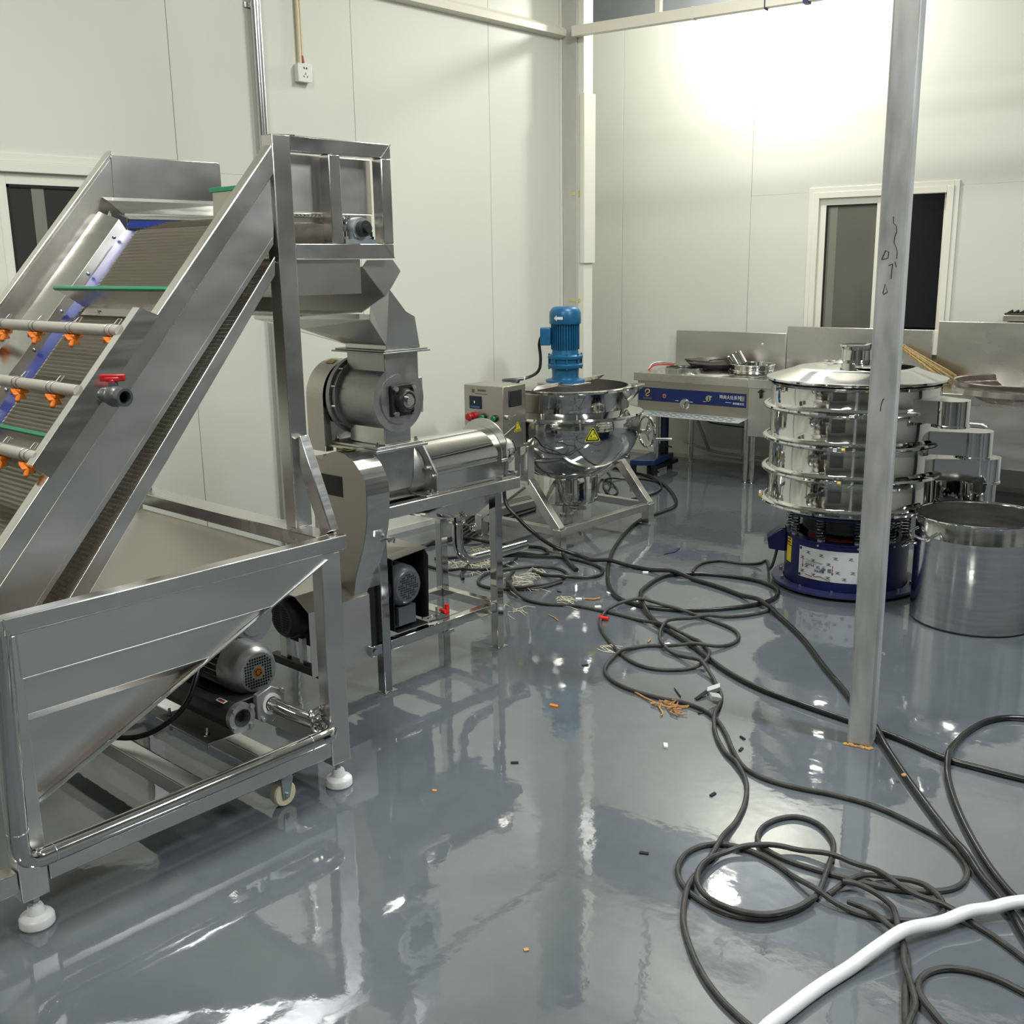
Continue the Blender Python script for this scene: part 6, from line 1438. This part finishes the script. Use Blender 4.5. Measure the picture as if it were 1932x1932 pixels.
for k, (dy, col) in enumerate(((0, 'black_rubber'), (6, 'black_rubber'), (13, 'black_rubber'), (20, 'grey_rubber'), (28, 'black_rubber'), (35, 'black_rubber'))):
    cable('bundled_cable', ['topmost black strand of the cable bundle between kettle and left wall', 'second black strand of the cable bundle beside the left wall', 'third black strand of the cable bundle beside the left wall', 'worn grey strand of the cable bundle beside the left wall', 'fifth black strand in the bundle under the kettle rail', 'lowest black strand in the bundle under the kettle rail'][k], [(1010, 927 + dy * 1.0), (985, 935 + dy), (950, 944 + dy * 1.05), (920, 957 + dy * 1.1), (890, 975 + dy * 1.1), (866, 994 + dy * 1.0)], 0.0085, col, group='cable bundle by the left wall')
cable('worn_cable', 'worn grey cable snaking in open loops from the juicer to the bottom of the floor', [(1060, 1098), (1024, 1108), (978, 1112), (920, 1108), (902, 1096), (925, 1080), (975, 1072), (1009, 1069), (1049, 1072), (1069, 1081), (1061, 1092), (1010, 1109), (965, 1112), (957, 1098), (970, 1080), (956, 1100), (964, 1114), (984, 1128), (1024, 1139), (1086, 1143), (1142, 1154), (1195, 1167), (1241, 1182), (1313, 1207), (1334, 1226), (1338, 1240), (1328, 1254), (1288, 1263), (1235, 1262), (1195, 1250), (1167, 1229), (1145, 1204), (1133, 1182), (1136, 1164), (1158, 1149), (1198, 1143), (1240, 1148), (1303, 1158), (1350, 1173), (1384, 1188), (1394, 1201), (1384, 1213), (1350, 1222), (1288, 1221), (1226, 1218), (1189, 1225), (1158, 1241), (1142, 1260), (1148, 1278), (1179, 1297), (1241, 1316), (1288, 1325), (1328, 1340), (1353, 1359), (1370, 1385), (1384, 1418), (1405, 1448), (1446, 1470), (1503, 1486), (1579, 1501), (1655, 1523), (1730, 1558), (1787, 1592), (1821, 1630), (1823, 1656), (1806, 1673), (1768, 1681), (1693, 1679), (1617, 1662), (1541, 1641), (1484, 1622), (1446, 1603), (1429, 1584), (1439, 1561), (1465, 1546), (1503, 1541), (1541, 1553), (1566, 1577), (1573, 1599), (1566, 1630), (1556, 1660), (1537, 1694), (1503, 1717), (1458, 1731), (1405, 1731), (1352, 1715), (1306, 1688), (1283, 1660), (1280, 1633), (1299, 1607), (1333, 1594), (1374, 1594), (1420, 1607), (1465, 1630), (1503, 1660), (1541, 1687), (1579, 1709), (1636, 1728), (1693, 1736), (1749, 1736), (1780, 1721), (1776, 1702), (1746, 1678), (1700, 1660), (1647, 1655), (1602, 1667), (1562, 1688)], 0.0078, 'grey_rubber')
cable('twisted_cable', 'worn grey cable that meets the taped twist and drops to the bottom edge', [(1456, 1148), (1440, 1155), (1397, 1162), (1335, 1165), (1298, 1171), (1266, 1180), (1248, 1195), (1245, 1210), (1257, 1226), (1288, 1241), (1319, 1254), (1341, 1275), (1353, 1294), (1361, 1313), (1357, 1331), (1350, 1347), (1347, 1365), (1353, 1392), (1369, 1420), (1389, 1440), (1407, 1472), (1407, 1508), (1393, 1543), (1371, 1573), (1352, 1603), (1329, 1633), (1306, 1664), (1293, 1694), (1289, 1736), (1300, 1781), (1321, 1830), (1352, 1876), (1389, 1914), (1450, 1965)], 0.0078, 'grey_rubber')
cable('inner_loop_cable', 'worn grey cable forming the inner ring of the big coil, leaving at the right edge', [(1536, 1702), (1500, 1722), (1445, 1735), (1390, 1728), (1345, 1708), (1318, 1680), (1316, 1660), (1326, 1640), (1352, 1620), (1390, 1606), (1435, 1602), (1484, 1603), (1541, 1613), (1598, 1630), (1655, 1652), (1704, 1683), (1749, 1702), (1784, 1717), (1814, 1732), (1863, 1759), (1901, 1785), (1940, 1815), (1990, 1850)], 0.0078, 'grey_rubber')
cable('trailing_cable', 'worn grey cable running down under the white hose to the bottom edge', [(1588, 1676), (1617, 1678), (1655, 1692), (1681, 1713), (1689, 1736), (1696, 1762), (1708, 1793), (1713, 1830), (1708, 1868), (1708, 1906), (1710, 1965)], 0.0078, 'grey_rubber')
cable('trailing_cable', 'second worn grey strand beside it, crossing twice under the white hose', [(1600, 1705), (1640, 1726), (1681, 1758), (1702, 1789), (1706, 1830), (1719, 1868), (1727, 1899), (1716, 1935), (1705, 1965)], 0.0074, 'grey_rubber')
cable('corner_cable', 'worn grey cable loop in the bottom right corner beyond the white hose', [(2000, 1905), (1932, 1872), (1882, 1847), (1825, 1830), (1780, 1827), (1746, 1838), (1732, 1861), (1738, 1887), (1761, 1914), (1800, 1950), (1860, 1985)], 0.0082, 'grey_rubber')
cable('straight_cable', 'thick glossy black cable hanging from the control box and running straight to the right edge', [(1092, 1048), (1120, 1058), (1150, 1063), (1210, 1072), (1300, 1091), (1380, 1116), (1450, 1149), (1510, 1200), (1560, 1264), (1597, 1308), (1628, 1352), (1658, 1389), (1700, 1452), (1749, 1520), (1795, 1580), (1840, 1641), (1882, 1690), (1909, 1724), (1932, 1762), (1975, 1830)], 0.0112, 'black_rubber', seg=12,
      start=[Vector((-4.00, 4.38, 0.57)), Vector((-3.98, 4.33, 0.48)), on(953, 945, Vector((0, 4.30, 0)), (0, 1, 0)), on(975, 975, Vector((0, 4.31, 0)), (0, 1, 0)), on(1010, 1008, Vector((0, 4.36, 0)), (0, 1, 0)), on(1050, 1034, Vector((0, 4.46, 0)), (0, 1, 0))])
cable('right_loop_cable', 'glossy black cable bending in a wide curve at the right edge', [(2010, 1362), (1932, 1355), (1890, 1355), (1852, 1365), (1818, 1387), (1795, 1414), (1787, 1444), (1791, 1478), (1806, 1524), (1829, 1573), (1863, 1630), (1901, 1679), (1932, 1709), (1985, 1765)], 0.0105, 'black_rubber', seg=12)
cable('sieve_cable', 'thin grey lead from the sieve switch box to the floor loops', [(1447, 1058), (1430, 1063), (1400, 1063), (1360, 1058), (1328, 1062), (1312, 1071), (1307, 1086)], 0.0075, 'grey_rubber', start=[drum(-1.45, 0.172, 0.34), drum(-1.45, 0.12, 0.35), drum(-1.50, 0.05, 0.37)])
cable('pile_cable', 'black cable lying along the floor from under the juicer towards the kettle foot', [(820, 1054), (860, 1051), (905, 1047), (950, 1047), (1010, 1050), (1062, 1052), (1110, 1062), (1136, 1074), (1130, 1086), (1100, 1090), (1060, 1092), (1030, 1086), (1005, 1078)], 0.0085, 'black_rubber')
cable('pile_cable', 'black cable loop under the outlet pipe of the juicer', [(795, 1030), (830, 1024), (870, 1020), (915, 1022), (980, 1030), (1020, 1033), (1034, 1042), (1020, 1048), (975, 1048), (930, 1052), (890, 1062), (872, 1080), (874, 1092)], 0.0085, 'black_rubber')
cable('pile_cable', 'black cable running behind the far juicer leg', [(800, 1066), (840, 1076), (880, 1078), (915, 1074), (955, 1066), (975, 1052)], 0.008, 'black_rubber')
cable('pile_cable', 'dark cable leaving the juicer motor hood across the floor', [(790, 1036), (812, 1028), (840, 1018), (862, 1012)], 0.008, 'grey_rubber')
cable('cut_cable', 'short cut end of thick black cable under the kettle', [(1062, 1050), (1072, 1060), (1080, 1068), (1088, 1075)], 0.012, 'black_rubber', seg=12)
cable('white_hose', 'thick white plastic hose arching across the bottom right corner', [(1405, 1995), (1461, 1932), (1503, 1894), (1560, 1853), (1617, 1819), (1674, 1789), (1730, 1763), (1806, 1738), (1882, 1721), (1932, 1714), (2010, 1706)], 0.0165, 'hose_white', cat='hose', seg=20)

# ------------------------------------------------------------------ scraps on the floor
def scrap(name, label, px, py, cat, build, mat, group=None):
    p = at(px, py, Z=0.0)
    o = build(p).build(name, mat)
    return tag(o, label, cat, group)
def stick(L, ang, r=0.003, z=0.004, bend=0.0):
    def f(p):
        d = Vector((math.cos(ang), math.sin(ang), 0)); s = Vector((-d.y, d.x, 0))
        return MB().tube([p - d * L / 2 + Vector((0, 0, z)), p + s * bend + Vector((0, 0, z)), p + d * L / 2 + Vector((0, 0, z))], [r * 0.7, r, r * 0.8], 6)
    return f
def chip(w, l, h, ang):
    def f(p):
        d = Vector((math.cos(ang), math.sin(ang), 0)); s = Vector((-d.y, d.x, 0))
        return MB().obox(p + Vector((0, 0, h / 2 + 0.0005)), d * l / 2, s * w / 2 + Vector((0, 0, h * 0.15)), (0, 0, h / 2))
    return f
scrap('red_plug', 'small red plastic plug under the grey cable near the loops', 1140, 1171, 'plug', lambda p: MB().cyl(p + Vector((-0.022, -0.005, 0.012)), p + Vector((0.022, 0.005, 0.012)), 0.011, 0.008, 12).lathe([(0.010, 0), (0.014, 0), (0.014, 0.005), (0.010, 0.005)], p + Vector((-0.022, -0.005, 0.012)), (1, 0.2, 0), 12), 'red_cap')
rc = tag(MB().cyl((-3.04, 2.93, 0.2135), (-3.04, 2.93, 0.245), 0.012, 0.009, 14).cyl((-3.055, 2.91, 0.222), (-3.02, 2.905, 0.222), 0.008, seg=10).build('red_plug', 'red_cap'), 'red plastic plug near the grey motor on the juicer base', 'plug')
for v in rc.data.vertices: v.co.z -= 0.0008
MB_b = tag(MB().box(-3.285, -2.995, 2.90, 2.96, 0.2065, 0.2122).build('base_strip', 'polished', SJ), None, None)
scrap('wood_stick', 'thin brown wooden sliver on open floor below the juicer', 1044, 1167, 'stick', stick(0.10, -0.4, 0.003, bend=0.006), 'wood_bit')
scrap('wood_chip', 'orange brown chip lying alone on the open floor', 1045, 1334, 'chip', chip(0.011, 0.034, 0.008, 0.2), 'orange_bit')
scrap('wood_stick', 'small tan sliver inside the middle cable loops', 1225, 1210, 'stick', stick(0.042, 1.9, 0.004), 'wood_bit')
scrap('twig', 'bent tan twig beside the white fibres near the juicer', 1118, 1132, 'twig', lambda p: MB().tube([p + Vector((-0.03, -0.02, 0.005)), p + Vector((0.008, 0.0, 0.006)), p + Vector((0.020, 0.035, 0.006))], 0.004, 6), 'wood_bit')
def twine(p):
    m = MB()
    for k in range(16):
        a = RND.uniform(0, 2 * PI); q0 = p + Vector((RND.uniform(-.03, .05), RND.uniform(-.03, .03), 0.006)); m.tube([q0, q0 + Vector((math.cos(a) * 0.025, math.sin(a) * 0.025, RND.uniform(0, 0.012))), q0 + Vector((math.cos(a + 0.9) * 0.05, math.sin(a + 0.9) * 0.05, 0.002))], 0.0024, 5)
    a0 = at(1197, 1305, Z=0.006); m.tube(smooth_path([a0, at(1220, 1318, Z=0.006), at(1240, 1327, Z=0.008), at(1262, 1334, Z=0.006), at(1300, 1332, Z=0.005)]), 0.0035, 6)
    m.tube(smooth_path([at(1240, 1327, Z=0.006), at(1250, 1345, Z=0.006), at(1246, 1350, Z=0.005)]), 0.0028, 5)
    return m
scrap('frayed_twine', 'frayed tan twine tangled along the grey cable', 1256, 1336, 'twine', twine, 'wood_bit')
scrap('rubber_strip', 'flat black rubber strip beside the taped twist of cable', 1322, 1313, 'strip', lambda p: MB().sheet([at(1310, 1318, Z=0.004), at(1332, 1302, Z=0.012), at(1336, 1306, Z=0.014), at(1316, 1320, Z=0.004)], 0.003), 'black_matte')
scrap('clear_tape', 'crumpled grey tape wrapped on the taped twist of cable', 1346, 1310, 'tape', lambda p: MB().obox(at(1346, 1300, Z=0.022), (0.020, 0.012, 0.010), (-0.006, 0.010, 0.004), (0.003, -0.004, 0.010)).obox(at(1350, 1315, Z=0.024), (0.010, 0.018, -0.006), (-0.010, 0.006, 0.004), (0, 0, 0.008)), 'plate_film')
scrap('rubber_strip', 'thin black strip lying just above the tan twine', 1278, 1308, 'strip', stick(0.085, -0.7, 0.003), 'black_matte')
scrap('blue_strip', 'dark blue leaf shaped plastic strip on the floor right of the kettle', 1268, 1040, 'strip', lambda p: MB().sheet([at(1252, 1046, Z=0.003), at(1270, 1036, Z=0.004), at(1284, 1033, Z=0.006), at(1275, 1041, Z=0.004)], 0.003), 'navy_ink')
scrap('blue_strip', 'small dark blue strip beside the sieve cable', 1393, 1064, 'strip', stick(0.05, 0.5, 0.003, bend=0.01), 'navy_ink')
scrap('blue_strip', 'thin dark blue strip near the sieve base flange', 1425, 1074, 'strip', stick(0.08, -0.2, 0.0025, bend=0.012), 'navy_ink')
whites = [(1148, 1120, 'white plastic bit above the red plug'), (1128, 1146, 'white plastic bit left of the red plug'), (1195, 1150, 'white plastic bit lying at the double cable crossing'), (1258, 1217, 'white plastic bit beside the tan sliver in the loops'), (1256, 1408, 'small white bit alone on the floor below the twine'), (1218, 1081, 'white plastic bit at the top of the big cable loop'), (1092, 1131, 'white bit beside the bent tan twig')]
for x, y, l in whites: scrap('plastic_bit', l, x, y, 'scrap', chip(0.014, 0.030, 0.006, RND.uniform(0, 3)), 'white_plastic')
blacks = [(971, 1440, 'small black shaving left of the floor centre'), (1215, 1611, 'black leaf shaped scrap left of the big coil'), (1401, 1393, 'small black scrap right of the twisted cables'), (1398, 1415, 'forked black scrap right of the twisted cables'), (1104, 1256, 'tiny black scrap near the centre loops'), (1323, 1346, 'short black scrap beneath the tan twine'), (1055, 1117, 'black crumb beside the white fibres'), (1345, 1500, 'black crumb below the twisted cable')]
for x, y, l in blacks: scrap('rubber_scrap', l, x, y, 'scrap', chip(0.009, 0.026, 0.004, RND.uniform(0, 3)), 'black_matte')
scrap('dry_leaf_bit', 'tiny brown leaf bit on the floor before the elevator', 820, 1493, 'scrap', chip(0.008, 0.014, 0.004, 0.6), 'wood_bit')
scrap('tan_bit', 'tiny tan tag at the lower middle of the floor', 993, 1793, 'scrap', chip(0.010, 0.012, 0.003, 0.9), 'wood_bit')
scrap('tan_bit', 'tan crumb stuck on the straight black cable', 1705, 1462, 'scrap', lambda p: MB().ball(at(1705, 1462, Z=0.028), 0.008, 8, 5, (1, 1.3, 0.6)), 'wood_bit')
scrap('tan_bit', 'tan crumb by the far foot of the juicer', 868, 1126, 'scrap', chip(0.014, 0.02, 0.006, 0.3), 'wood_bit')
# loose white packing fibres
def fibres(label, spots, n):
    m = MB()
    for (x, y, sx, sy) in spots:
        for k in range(n):
            px, py = x + RND.gauss(0, sx), y + RND.gauss(0, sy)
            p = at(px, py, Z=0.0); a = RND.gauss(0.2, 0.7); L = RND.uniform(0.03, 0.11)
            d = Vector((math.cos(a), math.sin(a), 0)); z = RND.uniform(0.002, 0.02)
            m.tube([p + Vector((0, 0, 0.002)), p + d * L * 0.5 + Vector((RND.gauss(0, .006), RND.gauss(0, .006), z)), p + d * L + Vector((0, 0, 0.002))], 0.0013, 3, caps=False)
    o = m.build('packing_fibre', 'fibre', smooth=False, normals=False)
    return tag(o, label, 'fibre', kind='stuff')
fibres('loose white packing fibres scattered under the juicer table and its outlet pipe', [(890, 1070, 22, 7), (915, 1064, 14, 5), (868, 1060, 16, 4), (905, 1040, 16, 4)], 22)
fibres('white packing fibres inside the small cable loop right of the juicer leg', [(985, 1105, 16, 5), (970, 1092, 9, 5), (1000, 1080, 12, 3)], 17)
fibres('white packing fibres lying on the floor in front of the small cable loop', [(1045, 1130, 14, 4), (1060, 1132, 8, 2), (960, 1152, 8, 4), (1140, 1222, 6, 3)], 9)
